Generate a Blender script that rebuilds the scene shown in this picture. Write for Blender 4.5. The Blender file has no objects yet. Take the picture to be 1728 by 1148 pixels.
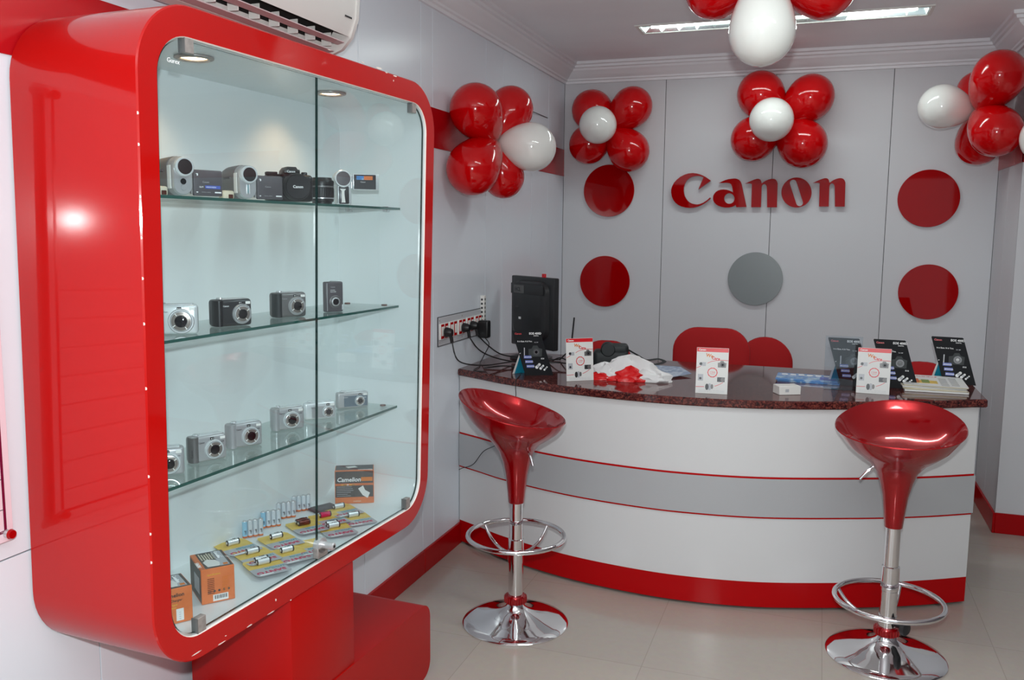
import bpy, bmesh, math, random
from math import sin, cos, pi, atan2, radians, hypot, tan
from mathutils import Vector, Matrix
random.seed(7)
scene = bpy.context.scene
COL = scene.collection

# ------------------------------------------------------------------ camera
CP = Vector((1.6079, -5.5539, 1.52))
YAW, PIT, ROL, FPX = -0.33804, -0.124513, 0.008445, 1476.24
Fv = Vector((sin(YAW)*cos(PIT), cos(YAW)*cos(PIT), sin(PIT)))
Rv = Fv.cross(Vector((0, 0, 1))).normalized(); Uv = Rv.cross(Fv)
R2 = Rv*cos(ROL) + Uv*sin(ROL); U2 = -Rv*sin(ROL) + Uv*cos(ROL)
cd = bpy.data.cameras.new('camera'); cam = bpy.data.objects.new('camera', cd); COL.objects.link(cam)
mw = Matrix((R2, U2, -Fv)).transposed().to_4x4(); mw.translation = CP
cam.matrix_world = mw
cd.sensor_width = 36; cd.lens = FPX/1728*36; cd.clip_start = .02
scene.camera = cam

def ray(u, v): return Fv + R2*((u-864)/FPX) - U2*((v-574)/FPX)
def gx(u, v, x): d = ray(u, v); return CP + d*((x-CP.x)/d.x)
def gy(u, v, y): d = ray(u, v); return CP + d*((y-CP.y)/d.y)
def gz(u, v, z): d = ray(u, v); return CP + d*((z-CP.z)/d.z)

# cabinet frame: local x along the front, y into the cabinet, z up
CA = .046
CABO = Vector((.355, -4, 0)); CABROT = pi/2 - CA
CABM = Matrix.Translation(CABO) @ Matrix.Rotation(CABROT, 4, 'Z')
CABI = CABM.inverted()
NV = Vector((cos(CA), -sin(CA), 0))
def cabw(s, d, z): return CABM @ Vector((s, d, z))
def cpt(u, v, dep):
    d = ray(u, v); p0 = CABO - NV*dep
    return CP + d*((p0-CP).dot(NV)/d.dot(NV))

# ------------------------------------------------------------------ materials
def lin(c):
    c = c/255
    return c/12.92 if c <= .04045 else ((c+.055)/1.055)**2.4
def rgb(r, g, b): return (lin(r), lin(g), lin(b), 1)
MATS = {}
def mat(name, col, rough=.5, metal=0, coat=0, emit=0, spec=.5, noise=None, bump=None, crough=.05):
    m = bpy.data.materials.new(name); m.use_nodes = True
    nt = m.node_tree; b = nt.nodes['Principled BSDF']
    b.inputs['Base Color'].default_value = col
    b.inputs['Roughness'].default_value = rough
    b.inputs['Metallic'].default_value = metal
    b.inputs['Coat Weight'].default_value = coat
    b.inputs['Coat Roughness'].default_value = crough
    b.inputs['Specular IOR Level'].default_value = spec
    if emit:
        b.inputs['Emission Color'].default_value = col; b.inputs['Emission Strength'].default_value = emit
    if noise:                        # (scale, second colour, low, high)
        tc = nt.nodes.new('ShaderNodeTexCoord'); n = nt.nodes.new('ShaderNodeTexNoise')
        n.inputs['Scale'].default_value = noise[0]; n.inputs['Detail'].default_value = 6
        r = nt.nodes.new('ShaderNodeValToRGB')
        r.color_ramp.elements[0].position = noise[2]; r.color_ramp.elements[1].position = noise[3]
        r.color_ramp.elements[0].color = col; r.color_ramp.elements[1].color = noise[1]
        nt.links.new(tc.outputs['Object'], n.inputs['Vector']); nt.links.new(n.outputs['Fac'], r.inputs['Fac'])
        nt.links.new(r.outputs['Color'], b.inputs['Base Color'])
    if bump:
        tc = nt.nodes.new('ShaderNodeTexCoord'); n = nt.nodes.new('ShaderNodeTexNoise')
        n.inputs['Scale'].default_value = bump[0]; bp = nt.nodes.new('ShaderNodeBump')
        bp.inputs['Strength'].default_value = bump[1]; bp.inputs['Distance'].default_value = bump[2]
        nt.links.new(tc.outputs['Object'], n.inputs['Vector']); nt.links.new(n.outputs['Fac'], bp.inputs['Height'])
        nt.links.new(bp.outputs['Normal'], b.inputs['Normal'])
    MATS[name] = m
    return m

mat('laminate', rgb(226, 232, 240), .24, bump=(3, .05, .004))
mat('laminate_back', rgb(208, 208, 212), .5, bump=(3, .05, .004), spec=.3)
mat('dark_wall', rgb(112, 106, 110), .5, spec=.2)
mat('groove', rgb(60, 58, 60), .8)
mat('red_wall', rgb(178, 10, 20), .25, bump=(3, .05, .004))
mat('red_base', rgb(168, 5, 12), .3, spec=.2)
mat('ceiling_paint', rgb(246, 247, 250), .6, noise=(2.2, rgb(240, 240, 244), .35, .7))
mat('crown', rgb(236, 236, 240), .5)
mat('cab_red', rgb(184, 9, 6), .35, coat=.6, crough=.06, spec=.1, noise=(1.6, rgb(177, 8, 5), .3, .7))
mat('stand_red', rgb(174, 8, 5), .38, spec=.2, coat=.1, crough=.25)
mat('chip', rgb(236, 222, 214), .7)
mat('cab_white', rgb(228, 233, 234), .28)
mat('silver', rgb(206, 206, 208), .3, .6)
mat('silver_paint', rgb(176, 176, 178), .33, .35)
mat('silver_light', rgb(222, 226, 228), .25, .35)
mat('chrome', rgb(232, 232, 234), .05, 1)
mat('steel', rgb(168, 158, 154), .4, .35, noise=(60, rgb(150, 142, 138), .4, .6))
mat('dark_metal', rgb(66, 66, 68), .35, .6)
mat('grey_cam', rgb(112, 110, 110), .4, .3)
mat('grey_cam2', rgb(86, 82, 86), .45, .1)
mat('battery_white', rgb(204, 210, 216), .4)
mat('blue_grey', rgb(116, 134, 148), .3, .5)
mat('black', rgb(24, 24, 26), .38)
mat('black_gloss', rgb(14, 14, 16), .08)
mat('black_matte', rgb(32, 32, 34), .6)
mat('lens_band', rgb(150, 140, 134), .25, .5)
mat('lens_glass', rgb(20, 18, 22), .06)
mat('rubber', rgb(28, 34, 36), .55)
mat('white_print', rgb(240, 240, 240), .5)
mat('white_plastic', rgb(228, 226, 222), .4)
mat('white_gloss', rgb(236, 234, 230), .2)
mat('paper', rgb(226, 226, 224), .55)
mat('cream_paper', rgb(214, 206, 184), .6)
mat('red_print', rgb(214, 22, 36), .35)
mat('orange_print', rgb(214, 118, 30), .4)
mat('orange_box', rgb(218, 120, 66), .4, noise=(20, rgb(208, 108, 54), .4, .6))
mat('dark_box', rgb(62, 60, 60), .4, noise=(24, rgb(86, 78, 72), .45, .65))
mat('yellow_print', rgb(226, 184, 60), .4)
mat('yellow_card', rgb(232, 198, 96), .4, noise=(30, rgb(222, 184, 78), .4, .6))
mat('card_grey', rgb(176, 178, 184), .35)
mat('teal', rgb(26, 146, 178), .35)
mat('teal_print', rgb(110, 170, 178), .4)
mat('blue_print', rgb(80, 98, 180), .4)
mat('magenta', rgb(196, 28, 84), .4)
mat('green_print', rgb(120, 150, 70), .4)
mat('card_black', rgb(20, 21, 25), .5, spec=.12)
mat('bronze', rgb(98, 52, 42), .25, .4)
mat('pale_blue', rgb(150, 196, 222), .3)
mat('blue_leaflet', rgb(84, 136, 196), .25, noise=(38, rgb(170, 196, 220), .5, .62))
mat('flyer', rgb(126, 146, 176), .3, noise=(45, rgb(186, 196, 210), .45, .6))
mat('acrylic_red', rgb(160, 2, 5), .03, spec=.3)
mat('acrylic_edge', rgb(224, 120, 120), .3)
mat('grey_disc', rgb(122, 128, 130), .3)
mat('balloon_red', rgb(196, 3, 8), .12, spec=.35, coat=.35, crough=.04)
mat('balloon_white', rgb(232, 232, 228), .1, coat=.6, crough=.04)
mat('stool_red', rgb(158, 2, 12), .2, .45, coat=.7, crough=.03, spec=.3)
mat('fabric_red', rgb(170, 8, 14), .85, bump=(600, .3, .001))
mat('counter_white', rgb(214, 214, 215), .22)
mat('counter_grey', rgb(176, 177, 180), .25)
mat('card_plate', rgb(196, 197, 202), .4)
mat('counter_red', rgb(178, 6, 12), .25, spec=.15)
mat('ac_white', rgb(226, 224, 220), .35)
mat('pink_louver', rgb(206, 186, 188), .4)
mat('dark_void', rgb(12, 12, 12), .8)
mat('monitor_black', rgb(40, 41, 43), .38, bump=(800, .15, .0004))
mat('sticker', rgb(92, 92, 92), .5)
mat('tube_lamp', (.9, 1, .97, 1), .5, emit=7)
mat('reflector', rgb(226, 236, 232), .12, 1)
mat('spot_lamp', (1, .72, .42, 1), .5, emit=9)
mat('poster', rgb(232, 206, 214), .12)
mat('poster_edge', rgb(110, 18, 52), .25)
mat('bag', rgb(224, 222, 222), .35, bump=(18, .5, .01))
mat('red_cloth', rgb(216, 18, 22), .35, bump=(24, .6, .01))

def glass(name, tint, k=.96, f0=.04):
    m = bpy.data.materials.new(name); m.use_nodes = True; nt = m.node_tree; nt.nodes.clear()
    o = nt.nodes.new('ShaderNodeOutputMaterial'); mix = nt.nodes.new('ShaderNodeMixShader')
    t = nt.nodes.new('ShaderNodeBsdfTransparent'); g = nt.nodes.new('ShaderNodeBsdfGlossy')
    g.inputs['Roughness'].default_value = .004
    t.inputs['Color'].default_value = tint
    lw = nt.nodes.new('ShaderNodeLayerWeight'); lw.inputs['Blend'].default_value = .5
    p = nt.nodes.new('ShaderNodeMath'); p.operation = 'POWER'; p.inputs[1].default_value = 4.6
    a = nt.nodes.new('ShaderNodeMath'); a.operation = 'MULTIPLY_ADD'; a.inputs[1].default_value = k; a.inputs[2].default_value = f0
    L = nt.links.new
    L(lw.outputs['Facing'], p.inputs[0]); L(p.outputs[0], a.inputs[0]); L(a.outputs[0], mix.inputs['Fac'])
    L(t.outputs[0], mix.inputs[1]); L(g.outputs[0], mix.inputs[2]); L(mix.outputs[0], o.inputs['Surface'])
    MATS[name] = m
glass('door_glass', (.95, .985, .995, 1))
glass('shelf_glass', (.92, .97, .955, 1))
glass('clear_plastic', (.86, .88, .9, 1), .9, .08)
mat('glass_edge', rgb(34, 82, 74), .15)
mat('glass_edge_dark', rgb(14, 44, 42), .12)

def granite():
    m = mat('granite', rgb(60, 24, 24), .07); nt = m.node_tree; b = nt.nodes['Principled BSDF']
    tc = nt.nodes.new('ShaderNodeTexCoord'); v = nt.nodes.new('ShaderNodeTexVoronoi'); n = nt.nodes.new('ShaderNodeTexNoise')
    v.inputs['Scale'].default_value = 190; n.inputs['Scale'].default_value = 90; n.inputs['Detail'].default_value = 8
    r = nt.nodes.new('ShaderNodeValToRGB'); e = r.color_ramp.elements
    e[0].position = .3; e[0].color = rgb(38, 18, 20); e[1].position = .7; e[1].color = rgb(128, 66, 56)
    x = e.new(.5); x.color = rgb(80, 34, 34)
    mx = nt.nodes.new('ShaderNodeMix'); mx.data_type = 'FLOAT'; mx.inputs[0].default_value = .45
    L = nt.links.new
    L(tc.outputs['Object'], v.inputs['Vector']); L(tc.outputs['Object'], n.inputs['Vector'])
    L(n.outputs['Fac'], mx.inputs[2]); L(v.outputs['Color'], mx.inputs[3]); L(mx.outputs[0], r.inputs['Fac'])
    L(r.outputs['Color'], b.inputs['Base Color'])
granite()
def floor_mat():
    m = mat('floor_tile', rgb(196, 184, 172), .16); nt = m.node_tree; b = nt.nodes['Principled BSDF']
    tc = nt.nodes.new('ShaderNodeTexCoord'); br = nt.nodes.new('ShaderNodeTexBrick'); n = nt.nodes.new('ShaderNodeTexNoise')
    mp = nt.nodes.new('ShaderNodeMapping'); mp.inputs['Location'].default_value = (.12, .25, 0)
    br.offset = 0; br.inputs['Scale'].default_value = 1; br.inputs['Brick Width'].default_value = .6; br.inputs['Row Height'].default_value = .6
    br.inputs['Mortar Size'].default_value = .0016; br.inputs['Color1'].default_value = rgb(184, 173, 163); br.inputs['Color2'].default_value = rgb(180, 169, 160)
    br.inputs['Mortar'].default_value = rgb(166, 155, 146)
    n.inputs['Scale'].default_value = 40; n.inputs['Detail'].default_value = 8
    mx = nt.nodes.new('ShaderNodeMix'); mx.data_type = 'RGBA'; mx.blend_type = 'MULTIPLY'; mx.inputs[0].default_value = .12
    L = nt.links.new
    L(tc.outputs['Object'], mp.inputs['Vector']); L(mp.outputs['Vector'], br.inputs['Vector']); L(tc.outputs['Object'], n.inputs['Vector'])
    L(br.outputs['Color'], mx.inputs[6]); L(n.outputs['Color'], mx.inputs[7]); L(mx.outputs[2], b.inputs['Base Color'])
floor_mat()

# ------------------------------------------------------------------ mesh tools
def temp_mesh(data):
    o = bpy.data.objects.new('t', data); COL.objects.link(o)
    dg = bpy.context.evaluated_depsgraph_get(); dg.update()
    me = bpy.data.meshes.new_from_object(o.evaluated_get(dg))
    vs = [v.co.copy() for v in me.vertices]; fs = [tuple(p.vertices) for p in me.polygons]
    bpy.data.objects.remove(o); bpy.data.curves.remove(data); bpy.data.meshes.remove(me)
    return vs, fs
TXT = {}
def text_geo(s, bold=0):
    if (s, bold) not in TXT:
        c = bpy.data.curves.new('t', 'FONT'); c.body = s; c.size = 1; c.resolution_u = 2
        c.align_x = 'LEFT'; c.offset = bold; c.extrude = .02
        TXT[(s, bold)] = temp_mesh(c)
    return TXT[(s, bold)]
def fill_geo(polys, ext):
    c = bpy.data.curves.new('t', 'CURVE'); c.dimensions = '2D'; c.fill_mode = 'BOTH'; c.extrude = ext
    for p in polys:
        s = c.splines.new('POLY'); s.points.add(len(p)-1); s.use_cyclic_u = True
        for i, q in enumerate(p): s.points[i].co = (q[0], q[1], 0, 1)
    return temp_mesh(c)
def rrect(x0, z0, x1, z1, r, n=8):
    P = []
    for cx, cz, a0 in ((x1-r, z1-r, 0), (x0+r, z1-r, 90), (x0+r, z0+r, 180), (x1-r, z0+r, 270)):
        for i in range(n+1):
            a = radians(a0 + 90*i/n); P.append((cx+r*cos(a), cz+r*sin(a)))
    return P
def circ(cx, cz, r, n=32, rz=None): return [(cx+r*cos(2*pi*i/n), cz+(rz or r)*sin(2*pi*i/n)) for i in range(n)]
FRONT = Matrix(((1, 0, 0, 0), (0, 0, -1, 0), (0, 1, 0, 0), (0, 0, 0, 1)))   # xy plane -> xz plane facing -y
def catmull(P, n=6, closed=False):
    P = [Vector(p) for p in P]; out = []; N = len(P)
    rng = range(N if closed else N-1)
    for i in rng:
        g = (lambda k: P[k % N]) if closed else (lambda k: P[max(0, min(N-1, k))])
        a, b, c, d = g(i-1), g(i), g(i+1), g(i+2)
        for j in range(n):
            t = j/n
            out.append(.5*((2*b)+(c-a)*t+(2*a-5*b+4*c-d)*t*t+(3*b-a-3*c+d)*t**3))
    if not closed: out.append(P[-1])
    return out

class MB:
    def __init__(s): s.v = []; s.f = []; s.fm = []; s.mats = []; s.M = Matrix()
    def mi(s, m):
        if m not in s.mats: s.mats.append(m)
        return s.mats.index(m)
    def add(s, vs, fs, m, M=None):
        T = s.M @ M if M is not None else s.M
        o = len(s.v); s.v += [T @ Vector(v) for v in vs]
        s.f += [tuple(i+o for i in f) for f in fs]
        if isinstance(m, (list, tuple)): s.fm += [s.mi(x) for x in m]
        else: s.fm += [s.mi(m)]*len(fs)
        return s
    def box(s, x0, x1, y0, y1, z0, z1, m, bev=0, seg=2, M=None):
        b = bmesh.new(); bmesh.ops.create_cube(b, size=1)
        for v in b.verts: v.co = Vector(((x0+x1)/2+v.co.x*(x1-x0), (y0+y1)/2+v.co.y*(y1-y0), (z0+z1)/2+v.co.z*(z1-z0)))
        if bev: bmesh.ops.bevel(b, geom=b.edges[:], offset=bev, segments=seg, affect='EDGES', profile=.5)
        b.verts.index_update()
        s.add([v.co.copy() for v in b.verts], [tuple(v.index for v in f.verts) for f in b.faces], m, M); b.free(); return s
    def loft(s, rings, m, caps=(1, 1), M=None, closed=True):
        n = len(rings[0]); vs = [p for r in rings for p in r]; fs = []; ms = []
        for i in range(len(rings)-1):
            for j in range(n if closed else n-1):
                k = (j+1) % n; fs.append((i*n+j, i*n+k, (i+1)*n+k, (i+1)*n+j)); ms.append(m[i] if isinstance(m, list) else m)
        if caps[0]: fs.append(tuple(reversed(range(n)))); ms.append(m[0] if isinstance(m, list) else m)
        if caps[1]: fs.append(tuple((len(rings)-1)*n+j for j in range(n))); ms.append(m[-1] if isinstance(m, list) else m)
        return s.add(vs, fs, ms, M)
    def lathe(s, prof, m, c=(0, 0, 0), seg=32, M=None, caps=(1, 1)):
        rings = [[(c[0]+r*cos(2*pi*j/seg), c[1]+r*sin(2*pi*j/seg), c[2]+z) for j in range(seg)] for r, z in prof]
        return s.loft(rings, m, caps, M)
    def cyl(s, p0, p1, r0, r1, m, seg=20, caps=(1, 1)):
        p0 = Vector(p0); p1 = Vector(p1); d = (p1-p0); q = d.to_track_quat('Z', 'Y').to_matrix().to_4x4(); q.translation = p0
        return s.lathe([(r0, 0), (r1, d.length)], m, seg=seg, M=q, caps=caps)
    def axis_lathe(s, p, d, prof, m, seg=28, caps=(1, 1)):
        q = Vector(d).to_track_quat('Z', 'Y').to_matrix().to_4x4(); q.translation = Vector(p)
        return s.lathe(prof, m, seg=seg, M=q, caps=caps)
    def prism(s, poly, y0, y1, m, M=None, side=None):   # poly in x,z ; extruded along y
        n = len(poly); vs = [(x, y0, z) for x, z in poly]+[(x, y1, z) for x, z in poly]
        fs = [tuple(range(n)), tuple(reversed(range(n, 2*n)))]; ms = [m, m]
        for i in range(n):
            k = (i+1) % n; fs.append((i, i+n, k+n, k)); ms.append(side or m)
        return s.add(vs, fs, ms, M)
    def slab(s, poly, z0, z1, m, side=None, M=None):
        n = len(poly); vs = [(x, y, z1) for x, y in poly]+[(x, y, z0) for x, y in poly]
        fs = [tuple(range(n)), tuple(reversed(range(n, 2*n)))]; ms = [m, m]
        for i in range(n):
            k = (i+1) % n; fs.append((i, i+n, k+n, k)); ms.append(side or m)
        return s.add(vs, fs, ms, M)
    def tube(s, pts, r, m, seg=8, closed=False, flat=1):
        pts = [Vector(p) for p in pts]; N = len(pts); rings = []; up = Vector((0, 0, 1))
        for i, p in enumerate(pts):
            a = pts[(i-1) % N] if closed or i else p; b = pts[(i+1) % N] if closed or i < N-1 else p
            t = (b-a).normalized(); x = t.cross(up)
            if x.length < .05: x = t.cross(Vector((0, 1, 0)))
            x.normalize(); y = x.cross(t)
            rings.append([p+x*r*cos(2*pi*j/seg)+y*r*flat*sin(2*pi*j/seg) for j in range(seg)])
        if closed: rings.append(rings[0])
        return s.loft(rings, m, (0, 0) if closed else (1, 1))
    def text(s, st, x, y, z, h, m, bold=0, width=None, rot=0, face='front', thin=.0003, slant=0):
        vs, fs = text_geo(st, bold)
        xs = [v.x for v in vs]; x0, x1 = min(xs), max(xs); k = h/.73; kx = k if width is None else width/(x1-x0)
        V = [((v.x-x0)*kx + v.y*k*slant, v.y*k, (v.z/.02)*thin) for v in vs]
        T = Matrix.Translation((x, y, z)) @ (FRONT if face == 'front' else Matrix()) @ Matrix.Rotation(rot, 4, 'Z')
        if isinstance(face, Matrix): T = Matrix.Translation((x, y, z)) @ face @ Matrix.Rotation(rot, 4, 'Z')
        return s.add(V, fs, m, T)
    def quad(s, x0, x1, z0, z1, y, m, t=.0003): return s.box(x0, x1, y-t, y+t, z0, z1, m)
    def build(s, name, parent=None, ang=38, smooth=True):
        me = bpy.data.meshes.new(name); me.from_pydata([tuple(v) for v in s.v], [], s.f); me.update()
        for m in s.mats: me.materials.append(MATS[m])
        me.polygons.foreach_set('material_index', s.fm)
        b = bmesh.new(); b.from_mesh(me); bmesh.ops.recalc_face_normals(b, faces=b.faces[:]); b.to_mesh(me); b.free()
        if smooth:
            me.polygons.foreach_set('use_smooth', [True]*len(me.polygons)); me.set_sharp_from_angle(angle=radians(ang))
        o = bpy.data.objects.new(name, me); COL.objects.link(o)
        if parent: o.parent = parent
        return o
def thing(name, label, cat, loc=(0, 0, 0), rz=0, group=None):
    o = bpy.data.objects.new(name, None); COL.objects.link(o); o.location = loc; o.rotation_euler = (0, 0, rz)
    o.empty_display_size = .05
    return tag(o, label, cat, group)
def tag(o, label, cat, group=None):
    o['label'] = label; o['category'] = cat
    if group: o['group'] = group
    return o
def struct(o): o['kind'] = 'structure'; return o
def at(o, loc, rz=0): o.location = loc; o.rotation_euler = (0, 0, rz); return o
def face_cam(p, delta=0): return atan2(CP.y-p[1], CP.x-p[0]) + pi/2 + radians(delta)

# ================================================================== room
H = 2.572; W = 2.512; YF = -8.2; YR = -.63; XR = 4.6
mb = MB(); mb.box(-.1, XR+.1, YF-.1, .1, -.08, 0, 'floor_tile'); struct(mb.build('floor', smooth=False))

def panels(mb, axis, pos, cuts, z0, z1, sgn, m='laminate', hcut=None):
    # boards 6 mm thick with 3 mm open joints in front of a dark backing
    g = .0016
    for a, b in zip(cuts[:-1], cuts[1:]):
        zs = [(z0, z1)]
        if hcut and b <= hcut[0]: zs = [(z0, hcut[1]-g), (hcut[1]+g, z1)]
        for za, zb in zs:
            p0, p1 = sorted((pos, pos+sgn*.006))
            if axis == 'x': mb.box(p0, p1, a+g, b-g, za, zb, m, .0006, 1)
            else: mb.box(a+g, b-g, p0, p1, za, zb, m, .0006, 1)
mb = MB(); panels(mb, 'x', 0, [YF, -5.6, -4.9, -3.982, -3.3, -2.675, -2.15, -2.034, -1.40, -1.15, -.66, -.344, 0], 0, H, -1, hcut=(-3.9, .815))
mb.box(-.1, -.006, YF, .1, 0, H, 'groove'); struct(mb.build('wall_left', smooth=False))
mb = MB(); panels(mb, 'y', 0, [0, .651, 1.304, 1.948, W], 0, H, 1, 'laminate_back')
mb.box(-.1, XR+.1, .006, .1, 0, H, 'groove'); struct(mb.build('wall_back', smooth=False))
mb = MB(); panels(mb, 'x', W, [YR, -.3, 0], 0, H, 1, 'laminate_back'); mb.box(W+.006, XR, YR+.006, .006, 0, H, 'groove')
mb.box(W, XR, YR, YR+.006, 0, H, 'laminate_back'); mb.box(XR, XR+.1, YF, YR, 0, H, 'dark_wall')
struct(mb.build('wall_right', smooth=False))
# shop front behind the photographer: piers and lintel round a wide opening with glass
mb = MB(); mb.box(-.1, .35, YF-.1, YF, 0, H, 'dark_wall'); mb.box(3.35, XR+.1, YF-.1, YF, 0, H, 'dark_wall'); mb.box(.35, 3.35, YF-.1, YF, 2.3, H, 'dark_wall')
struct(mb.build('wall_front', smooth=False))
mb = MB(); mb.box(.35, 3.35, YF-.06, YF-.05, 0, 2.3, 'door_glass')
for x in (.35, 1.33, 2.33, 3.31): mb.box(x, x+.04, YF-.075, YF-.035, 0, 2.3, 'steel')
struct(mb.build('window_1', smooth=False))

# ceiling with recessed light openings
LX0, LX1, LY0, LY1 = .66, 2.03, -.935, -.765
HOLES = [(LX0, LX1, LY0, LY1), (.95, 2.32, -3.3, -3.13)]
def grid_with_holes(mb, holes, x0, x1, y0, y1, z0, z1, m):
    xs = sorted({x0, x1, *[h[0] for h in holes], *[h[1] for h in holes]}); ys = sorted({y0, y1, *[h[2] for h in holes], *[h[3] for h in holes]})
    for i in range(len(xs)-1):
        for j in range(len(ys)-1):
            cx, cy = (xs[i]+xs[i+1])/2, (ys[j]+ys[j+1])/2
            if any(h[0] < cx < h[1] and h[2] < cy < h[3] for h in holes): continue
            mb.box(xs[i], xs[i+1], ys[j], ys[j+1], z0, z1, m)
mb = MB(); grid_with_holes(mb, HOLES, -.1, XR+.1, YF-.1, .1, H, H+.12, 'ceiling_paint'); struct(mb.build('ceiling', smooth=False))
# stepped cornice profile: (distance from wall, height)
CR = [(0, 2.452), (.012, 2.452), (.014, 2.466), (.024, 2.470), (.026, 2.480), (.036, 2.486), (.052, 2.505), (.072, 2.522), (.078, 2.535), (.09, 2.538), (.092, 2.552), (.106, 2.556), (.108, H), (0, H)]
def crown(name, path):
    # path: (x, y, miter normal x, miter normal y)
    mb = MB(); rings = [[(x+nx*d, y+ny*d, z) for d, z in CR] for x, y, nx, ny in path]; mb.loft(rings, 'crown')
    o = mb.build(name, ang=20); return struct(o)
crown('trim_1', [(0, YF, 1, 0), (0, 0, 1, -1)])
crown('trim_2', [(0, 0, 1, -1), (W, 0, -1, -1)])
crown('trim_3', [(W, 0, -1, -1), (W, YR, -1, -1), (XR, YR, -1, -1)])
mb = MB(); mb.box(0, .004, YF, 0, 1.872, 2.042, 'red_wall', .001, 1); struct(mb.build('trim_4', smooth=False))
mb = MB(); mb.box(W-.004, W, YR-.004, 0, 1.872, 2.042, 'red_wall'); mb.box(W-.004, XR, YR-.004, YR, 1.872, 2.042, 'red_wall'); struct(mb.build('trim_5', smooth=False))
mb = MB()
for a, b in ((YF, -3.98), (-3.977, -2.155), (-2.152, -1.72), (-1.0, 0)): mb.box(0, .012, a, b, 0, .106, 'red_base', .002, 1)
struct(mb.build('baseboard_left'))
mb = MB(); mb.box(.012, W-.012, -.012, 0, 0, .106, 'red_base', .002, 1); struct(mb.build('baseboard_back'))
mb = MB(); mb.box(W-.012, W, YR-.012, -.012, 0, .106, 'red_base', .002, 1); mb.box(W, XR, YR-.012, YR, 0, .106, 'red_base', .002, 1); struct(mb.build('baseboard_right'))

# ---- ceiling light
def ceiling_light(h, label):
    x0, x1, y0, y1 = h; t = thing('ceiling_light', label, 'light', ((x0+x1)/2, (y0+y1)/2, H))
    L = x1-x0; Wd = y1-y0; mb = MB()
    a = .018
    mb.box(-L/2-a, L/2+a, -Wd/2-a, -Wd/2, -.006, .0, 'white_plastic', .001, 1); mb.box(-L/2-a, L/2+a, Wd/2, Wd/2+a, -.006, 0, 'white_plastic', .001, 1)
    mb.box(-L/2-a, -L/2, -Wd/2, Wd/2, -.006, 0, 'white_plastic', .001, 1); mb.box(L/2, L/2+a, -Wd/2, Wd/2, -.006, 0, 'white_plastic', .001, 1)
    mb.build('frame', t)
    mb = MB(); e = .002; prof = [(-Wd/2+e, 0), (-Wd/2+.012, .045), (-.03, .075), (.03, .075), (Wd/2-.012, .045), (Wd/2-e, 0)]
    th = .002
    poly = prof+[(y, z+th) for y, z in reversed(prof)]
    mb.loft([[(-L/2+e, y, z) for y, z in poly], [(L/2-e, y, z) for y, z in poly]], 'reflector')
    mb.box(-L/2+e, -L/2+2*e, -Wd/2+e, Wd/2-e, 0, .078, 'reflector'); mb.box(L/2-2*e, L/2-e, -Wd/2+e, Wd/2-e, 0, .078, 'reflector')
    mb.build('reflector', t, smooth=False)
    mb = MB(); mb.cyl((-L/2+.05, .0, .014), (L/2-.05, .0, .014), .013, .013, 'tube_lamp', 16); mb.build('lamp_tube', t)
    n = 15
    for i in range(1, n):
        mb = MB(); x = -L/2+L*i/n
        mb.add([(x, -Wd/2+.004, -.004), (x, 0, -.004), (x, Wd/2-.004, -.004), (x, Wd/2-.010, .02), (x, 0, .0005), (x, -Wd/2+.010, .02),
                (x+.0015, -Wd/2+.004, -.004), (x+.0015, 0, -.004), (x+.0015, Wd/2-.004, -.004), (x+.0015, Wd/2-.010, .02), (x+.0015, 0, .0005), (x+.0015, -Wd/2+.010, .02)],
               [(0, 1, 4, 5), (1, 2, 3, 4), (6, 7, 10, 11), (7, 8, 9, 10), (0, 6, 7, 1), (1, 7, 8, 2), (5, 4, 10, 11), (4, 3, 9, 10)], 'reflector')
        mb.build('louver_blade', t, smooth=False)
ceiling_light(HOLES[0], 'long narrow recessed fluorescent ceiling light with mirrored louvers above the counter')
ceiling_light(HOLES[1], 'recessed fluorescent ceiling light nearer the entrance, above the floor before the counter')

# ---- left wall: framed glass poster board at far left
t = thing('poster_board', 'pink-edged glass display board held by red-capped standoffs, at the left of the cabinet', 'board', (0, -4.535, 1.33))
mb = MB(); mb.box(.012, .018, -.34, .322, -.47, .5, 'poster', .001, 1)
for i in range(8): mb.box(.018, .0184, -.3, .30, -.40+i*.065, -.3985+i*.065, 'dark_metal')
mb.box(.018, .0188, .300, .306, -.45, .48, 'poster_edge'); mb.box(.018, .0188, -.33, .306, -.45, -.444, 'poster_edge')
mb.build('glass_sheet', t, smooth=False)
for yy, zz in ((.305, -.452), (.305, .48), (-.32, -.452), (-.32, .48)):
    mb = MB(); mb.cyl((.0003, yy, zz), (.03, yy, zz), .009, .009, 'silver', 16); mb.cyl((.03, yy, zz), (.036, yy, zz), .011, .009, 'acrylic_red', 16); mb.build('standoff', t)

# ================================================================== air conditioner
t = thing('air_conditioner', 'white wall mounted split air conditioner with open slatted outlet above the red cabinet', 'air conditioner', (0, -3.035, 2.0))
def acx(prof, y0, y1, m, mb): mb.loft([[(x, y0, z) for x, z in prof], [(x, y1, z) for x, z in prof]], m)
mb = MB(); back = [(.004, .085), (.06, .068), (.085, .075), (.10, .10), (.12, .33), (.004, .33)]
acx(back, -.86, -.004, 'ac_white', mb)
endp = [(.004, .085), (.05, .066), (.10, .062), (.15, .08), (.185, .115), (.205, .17), (.212, .25), (.205, .33), (.004, .33)]
acx(endp, -.016, 0, 'ac_white', mb); acx(endp, -.88, -.86, 'ac_white', mb); mb.build('body', t, 30)
mb = MB(); fp = [(.178, .118), (.200, .17), (.207, .25), (.2, .33), (.12, .33), (.11, .25), (.10, .18), (.13, .15)]
acx(fp, -.86, -.016, 'ac_white', mb)
for k in range(6): mb.box(.1995, .2015, -.075+k*.007, -.071+k*.007, .165, .17, 'dark_metal')
mb.build('front_panel', t, 30)
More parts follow.
